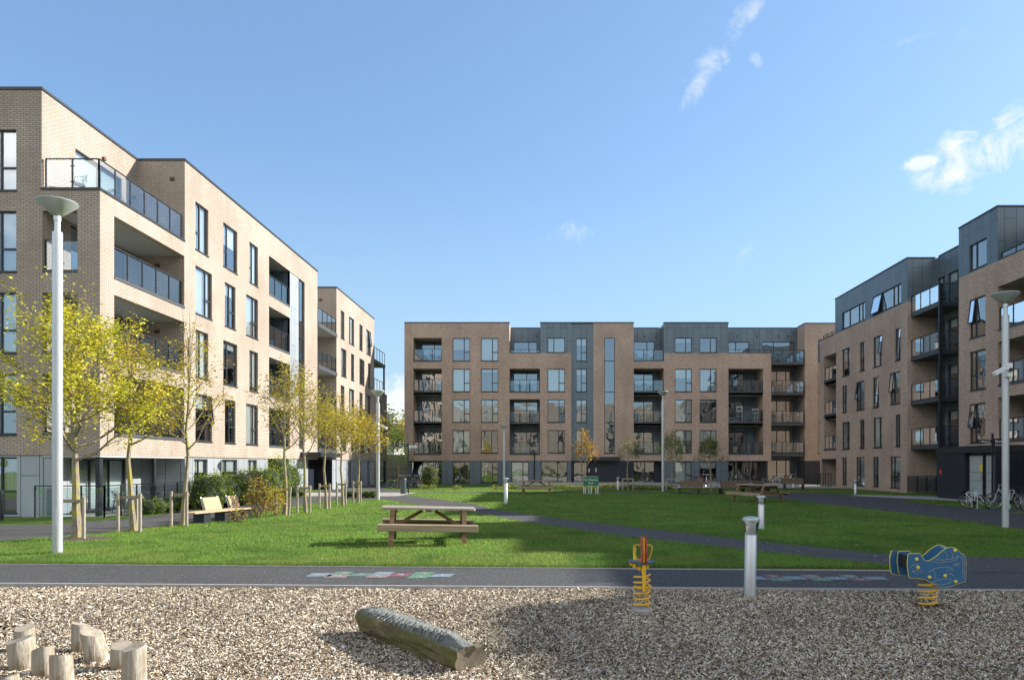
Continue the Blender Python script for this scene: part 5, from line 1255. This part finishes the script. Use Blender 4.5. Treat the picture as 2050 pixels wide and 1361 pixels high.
for k,a in enumerate([(49,1253,1303,34,0,'back left post of the left group, half hidden behind the leaning one'),(47,1277,1341,42,-.04,'leaning post at the far left of the group'),(88,1293,1354,38,-.008,'upright post between the leaning one and the front one'),(125,1308,1374,42,-.012,'front post of the left group cut by the bottom edge'),
    (162,1246,1304,35,-.0,'back post of the middle pair'),(200,1262,1326,41,-.08,'leaning front post of the middle pair'),(243,1288,1341,37,0,'rear post of the right hand pair, mostly hidden'),(269,1291,1378,42,-.004,'tall front post of the right hand pair cut by the bottom edge'),(12,1351,1402,44,0,'lowest post in the bottom left corner, only its top showing')]):
    stump(*a,k)

# ================================================================== SPRING TOYS
def spring(parent,x,y,z0,z1,R,turns,r,cone=0,mat='yellow'):
    m=MB(); n=int(turns*22); pts=[]
    for i in range(n+1):
        t=i/n; a=2*PI*turns*t; Rr=R*(1-cone*t); tz=t if True else t; pts.append((x+Rr*math.cos(a),y+Rr*math.sin(a),z0+(z1-z0)*tz))
    m.tube(pts,r,8); return m.build('spring',M[mat],parent,True)
x,y=gp(1285,1227,-.05); T=empty('spring_rider',(x,y,-.05)); tag(T,'yellow and red motorbike shaped spring rider seen head on','spring rider','spring riders in the play area')
sp_=y/F0
m=MB(); m.lathe([(.145,-.02),(.145,.05),(.13,.065),(.12,.07)],(0,0,0),24); m.build('base_plate',M['concrete'],T,True)
spring(T,0,0,.075,.50,.100,6,.0125)
# upright forked board
m=MB(); m.tube([(.01,-.12,.30),(.012,-.115,.50),(.012,-.10,.66)],[.022,.026,.022],10); m.tube([(.012,-.10,.62),(.012,-.10,.96)],.02,10); m.build('fork',M['yellow'],T,True)
m=MB()
for dx in(-.024,.03):
    pts=[(0,.64),(.035,.66),(.05,.72),(.03,.77),(.045,.80),(.03,.85),(.05,.88),(.06,.95),(.03,1.0),(-.02,1.0),(-.06,.92),(-.09,.80),(-.07,.68)]
    m.prism(pts,lambda p:(dx-.006,-.12+p[0]-.02,p[1]),lambda p:(dx+.006,-.12+p[0]-.02,p[1]))
m.build('front_board',M['red'],T)
m=MB(); pts=[(0,.65),(.03,.70),(.02,.80),(.04,.92),(.01,.985),(-.05,.93),(-.07,.80),(-.05,.67)]; m.prism(pts,lambda p:(-.009,-.115+p[0]-.02,p[1]),lambda p:(.014,-.115+p[0]-.02,p[1])); m.build('centre_board',M['yellow'],T)
m=MB()
for s_ in(-1,1): m.tube([(.0,-.11,.71),(s_*.045,-.11,.695),(s_*.078,-.11,.71),(s_*.092,-.11,.75),(s_*.115,-.11,.84),(s_*.11,-.11,.872),(s_*.085,-.11,.884),(0,-.11,.886)],.0095,8)
m.build('handlebar',M['yellow'],T,True)
m=MB(); pts=[(.17*math.cos(a)*(1+.0*math.sin(a)),.02+.25*math.sin(a)) for a in np.linspace(0,2*PI,30,endpoint=False)]
pts=[(px*(1 if py>-.02 else max(.22,1-.9*(-.02-py)/.2)),py) for px,py in pts]
m.prism(pts,lambda p:(p[0],p[1]+.03,.642),lambda p:(p[0],p[1]+.03,.66)); m.build('seat',M['seatboard'],T,bevel=.004)
m=MB(); m.box(-.085,-.06,.10,.22,.66,.82); m.build('tail_board',M['yellow_edge'],T,bevel=.005)
for s_ in(-1,1):
    m=MB(); m.tube([(.02*s_,-.08,.345),(s_*.095,-.08,.345)],.017,10); m.tube([(s_*.095,-.08,.345),(s_*.105,-.08,.345),(s_*.113,-.08,.345)],[.028,.028,.014],12); m.build('footrest',M['yellow'],T,True)
m=MB()
for px,py,pz in((-.07,.0,.60),(-.04,-.06,.58),(.06,-.03,.60),(.075,.05,.585),(-.13,.03,.625),(-.10,-.05,.61),(.0,-.13,.56)): m.tube([(px,py,pz-.022),(px,py,pz-.018),(px,py,pz+.018),(px,py,pz+.022)],[.012,.022,.022,.012],10)
m.build('bolt_cap',M['yellow'],T,True)
# sea creature board rider
Yf=9.05; s=Yf/F0; x=(1857-CX)*s; Ty=Yf+.16
T=empty('spring_rider',(x,Ty,-.05)); tag(T,'blue fish shaped spring rider with yellow bolts at the right','spring rider','spring riders in the play area')
def bx(px): return (px-1857)*s
def bz(py): return H+.05-(py-CY)*s
ox,oy=1700,1040; sc_=350/2050
def Z(zx,zy): return (bx(ox+zx*sc_),bz(oy+zy*sc_))
def Zd(zx,zy,yo):
    Yd=Ty+yo; return ((ox+zx*sc_-CX)*Yd/F0-x,H+.05-(oy+zy*sc_-CY)*Yd/F0)
o1=[(690,420),(700,400),(820,395),(850,430),(870,470),(910,487),(960,470),(1020,430),(1080,375),(1140,335),(1190,322),(1245,335),(1285,370),(1305,400),(1335,400),(1360,440),(1368,500),(1372,560),(1365,640),(1360,720),(1330,728),(1250,752),(1180,780),(1110,790),(1040,780),(990,752),(930,720),(870,690),(800,680),(720,680),(700,660),(690,600),(682,520)]
o1=[Z(*p) for p in o1]
for k,yo in enumerate((-.16,.10)):
    m=MB(); m.prism(o1,lambda p:(p[0],yo-.009,p[1]),lambda p:(p[0],yo+.009,p[1])); b=m.build('side_board',M['blueboard'],T)
    e=MB(); c=[(p[0],yo,p[1]) for p in o1]; 
    for a,bq in zip(c,c[1:]+c[:1]):
        aa=Vector(a);bb_=Vector(bq);  e.bar(aa,bb_,.013,.0085,(0,1,0)) 
    e.build('edge_trim',M['yellow_edge'],b)
    if k==0:
        g_=MB()
        for ln in ([(1010,465),(1100,470),(1200,455),(1290,430)],[(960,490),(1060,500),(1170,490),(1250,470),(1270,410)],[(925,615),(980,575),(1060,555),(1150,552),(1210,570)],[(965,740),(1020,705),(1100,690),(1170,695),(1215,710),(1160,745),(1070,762),(965,740)],[(1130,585),(1190,580),(1220,600)],[(1140,635),(1190,635),(1222,650)],[(1215,540),(1240,500)],[(1235,545),(1260,500)],[(1255,545),(1280,497)],[(1275,540),(1300,495)],[(980,590),(1005,640),(1000,690)],[(720,545),(760,522),(810,525)],[(735,605),(790,588),(855,600),(795,628),(735,605)],[(1120,370),(1145,410),(1145,450)],[(1195,380),(1215,420),(1200,450)],[(1305,420),(1330,500),(1325,600),(1340,700)],[(1330,420),(1352,520),(1345,640)]):
            g_.tube([(Z(*p)[0],yo-.0095,Z(*p)[1]) for p in ln],.0018,4)
        g_.build('engraving',M['engraved'],b)
        c_=MB()
        for p in ((785,460),(800,557),(935,670),(1118,653),(1242,722),(1233,357)):
            X_,Z_=Z(*p); c_.tube([(X_,yo-.009,Z_),(X_,yo-.022,Z_),(X_,yo-.03,Z_)],[.022,.020,.009],14)
        c_.build('bolt_cap',M['yellow_edge'],b,True)
o2=[Zd(*p,.14) for p in [(495,375),(510,362),(620,365),(632,400),(640,470),(700,560),(690,660),(600,650),(500,628),(486,560),(482,450)]]
m=MB(); m.prism(o2,lambda p:(p[0],.14,p[1]),lambda p:(p[0],.158,p[1])); b=m.build('head_board',M['blueboard'],T)
e=MB(); e.tube([(p[0],.149,p[1]) for p in (o2[-2:]+o2[:2])],.0095,6); e.tube([(p[0],.149,p[1]) for p in o2[-4:]],.0095,6); e.build('edge_trim',M['yellow_edge'],b)
m=MB()
for p in((612,422),(632,515)):
    X_,Z_=Zd(*p,.12); m.tube([(X_,.139,Z_),(X_,.122,Z_),(X_,.116,Z_)],[.022,.02,.009],14)
m.build('bolt_cap',M['yellow_edge'],b,True)
m=MB(); a_=Zd(600,395,.05); c_=Zd(700,550,.05); m.box(a_[0],Z(745,0)[0],-.15,.139,c_[1],a_[1]); m.build('nose_block',M['black'],T,bevel=.01)
m=MB(); X_,Z_=Z(1200,345); m.tube([(X_,-.15,Z_),(X_-.0,.09,Z_)],.012,10); m.build('grab_bar',M['chrome'],T,True)
m=MB(); a_=Z(850,660); c_=Z(1180,700); m.box(a_[0],c_[0],-.15,.09,c_[1],a_[1]); m.build('seat',M['blueboard'],T,bevel=.006)
m=MB(); X_,Z_=Z(1375,560); m.tube([(X_-.02,-.17,Z_),(X_-.02,.12,Z_)],.028,10); m.build('footrest',M['blueboard'],T,True)
X_=Z(922,0)[0]+.07; spring(T,X_,-.03,.03,.44,.108,5,.0125)
m=MB(); m.lathe([(.16,-.02),(.15,.03),(.10,.045),(.02,.05)],(X_,-.03,0),18); m.build('base_plate',M['mulch'],T,True)

# ================================================================== BALCONY THINGS
def chair(x,y,z,rz,lab,group='chairs on the balconies',mat='grey_chair'):
    C_=empty('garden_chair',(x,y,z),rz); tag(C_,lab,'chair',group)
    m=MB(); m.lathe([(.21,.42),(.22,.43),(.21,.445),(.02,.44)],(0,0,0),14); m.build('seat',M[mat],C_)
    m=MB()
    for zz in(.55,.62,.69,.76): m.tube([(.24*math.cos(a),.24*math.sin(a)+(.0),zz+.05*math.sin(a)) for a in np.linspace(.1*PI,.9*PI,8)],.012,5)
    m.build('backrest',M[mat],C_)
    m=MB(); m.tube([(-.24,-.1,.62),(-.22,.12,.66),(0,.26,.82),(.22,.12,.66),(.24,-.1,.62)],.012,5)
    for sx in(-1,1):
        m.tube([(sx*.24,-.1,.62),(sx*.2,-.2,0)],.011,5); m.tube([(sx*.2,.12,.6),(sx*.2,.22,0)],.011,5)
    m.build('frame',M['metal_dark'] if mat!='white_paint' else M[mat],C_); return C_
def table(x,y,z,lab,mat='lampdish',r=.33):
    T_=empty('round_table',(x,y,z)); tag(T_,lab,'table','small round tables on the balconies')
    m=MB(); m.lathe([(r,.70),(r+.005,.71),(r,.72),(.01,.722)],(0,0,0),22); m.build('tabletop',M[mat],T_); m=MB(); m.lathe([(.2,0),(.19,.02),(.03,.035),(.025,.699)],(0,0,0),14); m.build('stand',M['metal_dark'],T_); return T_
chair(-16.9,25.25,11.50,math.radians(-60),'grey round backed chair at the end of the left penthouse terrace')
chair(-16.6,26.9,11.50,math.radians(200),'second grey chair further along the left penthouse terrace')
table(-16.55,25.6,8.62,'round table in the left corner loggia on the third floor')
chair(-16.4,26.8,.02,math.radians(120),'metal chair on the corner patio of the left block'); table(-16.5,27.6,.02,'small table on the corner patio of the left block')
m=MB(); m.box(-.35,.35,-.25,.25,0,.62); m.box(-.38,.38,-.28,.28,.621,.68); o=m.build('storage_box',simple('grey_plastic_box',(.2,.23,.24,1),.5),None,bevel=.02,loc=(-16.4,29.2,.02)); tag(o,'grey lidded storage box on the corner patio of the left block','storage box')
bc='chair on a back block balcony'
furn=[(-10.9,66.2,11.46,'table','chair'),(-2.6,66,8.6,'c','t'),(-2.6,66,5.74,'c','t'),(9.3,66,11.44,'c','t'),(9.2,66.2,8.64,'c','t'),(9.2,66.2,5.8,'c','t'),(21.9,66,11.4,'c','t'),(21.9,66,8.57,'c','t'),(22.3,66,5.73,'c','t')]
nm=['top left loggia of the back block','upper loggia of the left recessed bay','middle loggia of the left recessed bay','top terrace of the middle recessed bay','loggia just below the middle bay terrace','second loggia below the middle bay terrace','top hanging balcony at back right','second hanging balcony at back right','third hanging balcony at back right']
for (x,y,z,_,_2),n_ in zip(furn,nm):
    chair(x-.75,y,z+.04,math.radians(80),'dark chair left of the table, '+n_,mat='black'); chair(x+.75,y,z+.04,math.radians(-80),'dark chair right of the table, '+n_,mat='black'); table(x,y,z+.04,'small round table, '+n_,'black',.3)
for z,n_ in((11.54,'top'),(8.72,'second'),(5.87,'third')):
    chair(24.3,43.0,z,math.radians(150),'dark chair on the %s corner balcony of the right block'%n_,mat='black'); table(24.4,44.0,z,'small table on the %s corner balcony of the right block'%n_,'black',.28)
for i,(x,z_) in enumerate(((17.3,0),(18.0,0),(19.5,0))):
    S=empty('shelf_rack',(x,65.45,5.80)); tag(S,('low white rack at the left end of the cluttered back block balcony','tall white rack with a cloth in the middle of the cluttered back block balcony','white stepped rack at the right end of the cluttered back block balcony')[i],'rack','white racks on one cluttered balcony')
    for zz in ((.05,.35),(.05,.5,1.0,1.4),(.05,.4,.8,1.15))[i]:
        m=MB(); m.box(-.28,.28,-.15,.15,zz,zz+.05); m.build('shelf',M['white_plastic'],S)
    m=MB(); hh=(.4,1.45,1.2)[i]
    for sx in(-.27,.25):
        for sy in(-.14,.12): m.box(sx,sx+.02,sy,sy+.02,0,hh)
    m.build('frame',M['white_plastic'],S)
# dartboard on its tripod on the right block balcony
S=empty('dartboard_stand',(24.25,35.0,2.97+.12)); tag(S,'black dartboard on a tripod on the first floor balcony of the right block','dartboard')
c=Vector((23.75,34.95,0))-Vector((24.25,35.0,0))
m=MB(); ax=Vector((-.62,-.78,0)).normalized(); ctr=Vector((-.05,0,1.45)); m.tube([ctr-ax*.0,ctr+ax*.05],.30,32); m.build('board',M['black'],S)
m=MB(); f=ctr+ax*.053; u_=Vector((ax.y,-ax.x,0)); v_=Vector((0,0,1))
for k in range(20):
    a=2*PI*k/20; d=u_*math.cos(a)+v_*math.sin(a); m.bar(f+d*.03,f+d*.19,.004,.004)
m.tube([f+(u_*math.cos(a)+v_*math.sin(a))*.19 for a in np.linspace(0,2*PI,30,endpoint=False)],.004,4,closed=True); m.tube([f+(u_*math.cos(a)+v_*math.sin(a))*.11 for a in np.linspace(0,2*PI,24,endpoint=False)],.003,4,closed=True)
m.build('wire_numbers_ring',M['chrome'],S)
for a in(0,2.1,4.2):
    m=MB(); m.tube([(-.05,0,1.2),(.4*math.cos(a)-.05,.4*math.sin(a),0)],.012,6); m.build('leg',M['metal_dark'],S)

# ================================================================== BEYOND THE LEFT GAP
def house(x,y,w_,d,h,rz,lab,chim):
    Hs=empty('house',(x,y,0)); tag(Hs,lab,'house','houses beyond the gap')
    m=MB(); m.box(-w_/2,w_/2,0,d,0,h); m.build('wall',simple('rendered_wall_'+str(int(x)),(.55,.53,.48,1),.9),Hs)
    m=MB(); m.prism([(-.3,h),(d+.3,h),(d/2,h+2.6)],lambda p:(-w_/2-.2,p[0],p[1]),lambda p:(w_/2+.2,p[0],p[1])); r=m.build('roof',simple('slate_roof_'+str(int(x)),(.06,.065,.075,1),.6),Hs)
    for c in chim:
        m=MB(); m.box(c-.6,c+.6,d/2-.5,d/2+.5,h+1.4,h+4.0); m.box(c-.7,c+.7,d/2-.6,d/2+.6,h+4.001,h+4.2); m.build('chimney',M['concrete'],r)
    for wx in(-w_*.25,w_*.25):
        m=MB(); m.box(wx-.6,wx+.6,-.06,-.003,h*.5,h*.5+1.3); m.build('window',M['frame'],Hs)
house(-29.5,112,10,8,6.0,0,'pale rendered house with chimneys seen through the gap beyond the left block',(-2.5,3.5))
house(-22.0,125,8,8,5.6,0,'farther pale house against the end wall of the back block',(1.5,))
m=MB(); m.box(-27,-13.4,84,84.4,0,3.0); o=m.build('boundary_wall',simple('stone_boundary',(.20,.18,.15,1),.95,0,.6,2.5,.8)); tag(o,'stone boundary wall closing the gap between the left and back blocks','wall')
m=MB()
for x in np.arange(-17.8,-12.9,.13): m.box(x-.012,x+.012,70.0,70.02,.05,1.5)
m.box(-17.8,-12.9,69.985,70.035,1.38,1.42); m.box(-17.8,-12.9,69.985,70.035,.15,.19); o=m.build('metal_fence',M['metal_dark']); tag(o,'dark vertical bar fence across the gap between the left and back blocks','fence')
tree(41,-22.5,92,9.4,3,3.6,.22,2600,.42,'dull','background tree crown showing above the houses left in the gap','background trees',npri=16,sparse_top=.1,spread=.5,shape='round',name='background_tree')
tree(42,-19.3,98,8.2,3,3.0,.22,2200,.42,'gold','golden background tree beside the end wall of the back block','background trees',npri=16,sparse_top=.1,spread=.5,shape='round',name='background_tree')
tree(43,-26.2,88,8.0,2.5,3.4,.22,2400,.40,'green','dark background tree low in the gap behind the left block','background trees',npri=16,sparse_top=.1,spread=.5,shape='round',name='background_tree')
# ================================================================== LIGHT, SKY, CAMERA
sv=Vector((1.5,.6,.836)).normalized(); elev=math.asin(sv.z); az=math.atan2(sv.x,sv.y)
W=bpy.data.worlds.new('World'); sc.world=W; W.use_nodes=True; nt=W.node_tree; N=nt.nodes; N.clear(); lk=nt.links.new
out=N.new('ShaderNodeOutputWorld'); bg=N.new('ShaderNodeBackground'); lk(bg.outputs[0],out.inputs[0])
sky=N.new('ShaderNodeTexSky'); sky.sky_type='NISHITA'; sky.sun_disc=False; sky.sun_elevation=elev; sky.sun_rotation=az
sky.altitude=20; sky.air_density=1.0; sky.dust_density=.5; sky.ozone_density=1.6
tc=N.new('ShaderNodeTexCoord'); dirv=tc.outputs['Generated']
def M_(op,a,b=None,c=None,clamp=False):
    n=N.new('ShaderNodeMath'); n.operation=op; n.use_clamp=clamp
    for i,v in enumerate((a,b,c)):
        if v is None: continue
        if isinstance(v,(int,float)): n.inputs[i].default_value=v
        else: lk(v,n.inputs[i])
    return n.outputs[0]
nz=N.new('ShaderNodeTexNoise'); nz.inputs['Scale'].default_value=11; nz.inputs['Detail'].default_value=9; nz.inputs['Roughness'].default_value=.62; nz.inputs['Distortion'].default_value=.6; lk(dirv,nz.inputs['Vector'])
sep=N.new('ShaderNodeSeparateXYZ'); lk(dirv,sep.inputs[0])
tot=None
# clouds: centre and size as directions in the sky
n2=N.new('ShaderNodeTexNoise'); n2.inputs['Scale'].default_value=26; n2.inputs['Detail'].default_value=8; n2.inputs['Roughness'].default_value=.65; n2.inputs['Distortion'].default_value=.8; lk(dirv,n2.inputs['Vector'])
nn=M_('ADD',M_('MULTIPLY',nz.outputs['Fac'],.5),M_('MULTIPLY',n2.outputs['Fac'],.5))
for px,py,sx,sy,rot,lo,hi,amp in((1436,112,95,30,52,.55,1.7,.7),(1400,172,70,20,58,.5,1.5,.7),(1975,300,120,50,24,.32,1.15,.95),(1855,325,42,14,12,.35,1.0,.8),(1510,10,60,26,50,.6,1.5,.5),(1840,75,95,11,14,.6,1.5,.45),(1150,462,62,22,5,.6,1.6,.5),(1495,505,35,22,60,.6,1.5,.3),(1520,118,16,24,70,.6,1.5,.4),(795,870,80,75,0,.0,.5,.85),(1925,70,26,34,20,.75,1.8,.4)):
    c=Vector(((px-CX)/F0,1,(CY-py)/F0)); L=c.length; c.normalize(); th=math.radians(rot)
    ex=Vector((1,0,0)); ex=(ex-c*ex.dot(c)).normalized(); ez=ex.cross(c)
    if ez.z<0: ez=-ez
    a=ex*math.cos(th)+ez*math.sin(th); b=-ex*math.sin(th)+ez*math.cos(th)
    def dot(v):
        n=N.new('ShaderNodeVectorMath'); n.operation='DOT_PRODUCT'; lk(dirv,n.inputs[0]); n.inputs[1].default_value=v; return n.outputs['Value']
    u=M_('DIVIDE',dot(a),sx/F0/L*1.5); v=M_('DIVIDE',dot(b),sy/F0/L*1.7)
    r2=M_('ADD',M_('MULTIPLY',u,u),M_('MULTIPLY',v,v)); fr=M_('GREATER_THAN',dot(c),0)
    env=M_('MULTIPLY',M_('SUBTRACT',1,r2,None,True),fr)
    k=N.new('ShaderNodeMapRange'); k.clamp=True; k.interpolation_type='SMOOTHSTEP'
    lk(M_('MULTIPLY',M_('ADD',M_('MULTIPLY',M_('SUBTRACT',nn,.5),4.2),M_('ADD',M_('MULTIPLY',env,.75),.15)),M_('POWER',env,.35)),k.inputs[0]); k.inputs[1].default_value=lo; k.inputs[2].default_value=hi; k.inputs[4].default_value=amp
    tot=k.outputs[0] if tot is None else M_('MAXIMUM',tot,k.outputs[0])
SKYS=.0895
gm=N.new('ShaderNodeGamma'); lk(sky.outputs[0],gm.inputs[0]); gm.inputs[1].default_value=.65
tn=N.new('ShaderNodeMix'); tn.data_type='RGBA'; tn.blend_type='MULTIPLY'; tn.inputs[0].default_value=1; zd=N.new('ShaderNodeMapRange'); zd.clamp=True; zd.interpolation_type='SMOOTHSTEP'; lk(sep.outputs['Z'],zd.inputs[0]); zd.inputs[1].default_value=.62; zd.inputs[2].default_value=.9; zd.inputs[3].default_value=1; zd.inputs[4].default_value=.5
zm=N.new('ShaderNodeVectorMath'); zm.operation='SCALE'; lk(gm.outputs[0],zm.inputs[0]); lk(zd.outputs[0],zm.inputs['Scale'])
lk(zm.outputs[0],tn.inputs[6]); tn.inputs[7].default_value=(.76,1.0,1.25,1)
# unseen broken cloud band behind the viewer, added to brighten the shade
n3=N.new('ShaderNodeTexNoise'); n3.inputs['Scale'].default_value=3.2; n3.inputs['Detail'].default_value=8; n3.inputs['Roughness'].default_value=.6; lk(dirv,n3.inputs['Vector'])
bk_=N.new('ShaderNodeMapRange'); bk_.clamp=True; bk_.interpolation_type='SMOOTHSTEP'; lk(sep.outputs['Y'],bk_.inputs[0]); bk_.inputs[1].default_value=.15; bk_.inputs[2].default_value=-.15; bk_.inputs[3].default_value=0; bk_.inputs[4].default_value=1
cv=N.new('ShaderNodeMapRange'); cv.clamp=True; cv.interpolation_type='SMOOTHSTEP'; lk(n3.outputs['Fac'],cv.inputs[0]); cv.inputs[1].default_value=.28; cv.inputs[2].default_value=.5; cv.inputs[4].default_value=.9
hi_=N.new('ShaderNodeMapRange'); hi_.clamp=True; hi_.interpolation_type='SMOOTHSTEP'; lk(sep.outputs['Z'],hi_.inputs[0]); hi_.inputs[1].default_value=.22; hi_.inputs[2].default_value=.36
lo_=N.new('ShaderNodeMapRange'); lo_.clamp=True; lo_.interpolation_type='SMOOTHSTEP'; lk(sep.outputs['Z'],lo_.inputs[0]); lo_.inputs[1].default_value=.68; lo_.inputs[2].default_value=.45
fill_cloud=M_('MULTIPLY',M_('MULTIPLY',bk_.outputs[0],M_('MULTIPLY',hi_.outputs[0],lo_.outputs[0])),cv.outputs[0])
mx=N.new('ShaderNodeMix'); mx.data_type='RGBA'; lk(tot,mx.inputs[0]); hz=N.new('ShaderNodeMapRange'); hz.clamp=True; hz.interpolation_type='SMOOTHSTEP'; lk(sep.outputs['Z'],hz.inputs[0]); hz.inputs[1].default_value=.42; hz.inputs[2].default_value=.02; hz.inputs[3].default_value=0; hz.inputs[4].default_value=.75
hm=N.new('ShaderNodeMix'); hm.data_type='RGBA'; lk(hz.outputs[0],hm.inputs[0]); lk(tn.outputs[2],hm.inputs[6]); hm.inputs[7].default_value=(1.72,2.45,2.95,1)
lk(hm.outputs[2],mx.inputs[6]); mx.inputs[7].default_value=(3.5,3.6,3.5,1)
mb2=N.new('ShaderNodeMix'); mb2.data_type='RGBA'; lk(fill_cloud,mb2.inputs[0]); lk(mx.outputs[2],mb2.inputs[6]); mb2.inputs[7].default_value=(9.6,9.3,8.9,1)
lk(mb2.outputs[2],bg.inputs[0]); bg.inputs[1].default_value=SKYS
sd=bpy.data.lights.new('sun','SUN'); sd.energy=2.95; sd.angle=math.radians(.53); sd.color=(1,.95,.88)
so=bpy.data.objects.new('sun',sd); COL.objects.link(so); so.location=(30,12,40); so.rotation_euler=sv.to_track_quat('Z','Y').to_euler()
cam=bpy.data.cameras.new('camera'); co=bpy.data.objects.new('camera',cam); COL.objects.link(co); sc.camera=co
co.location=(0,0,H); co.rotation_euler=(PI/2,0,0); cam.sensor_fit='HORIZONTAL'; cam.sensor_width=36; cam.lens=36*F0/2050
cam.shift_x=-(CX-1025)/2050; cam.shift_y=(CY-680.5)/2050; cam.clip_end=2000; cam.clip_start=.1
sc.render.resolution_x=1024; sc.render.resolution_y=679
sc.view_settings.view_transform='Standard'; sc.view_settings.look='None'; sc.view_settings.exposure=1.75; sc.view_settings.gamma=1
sc.render.engine='CYCLES'; sc.cycles.transparent_max_bounces=16

for o in COL.objects:
    if 'label' in o and o.parent is None and not 4<=len(o['label'].split())<=16: print('LABEL',len(o['label'].split()),o.name,o['label'])
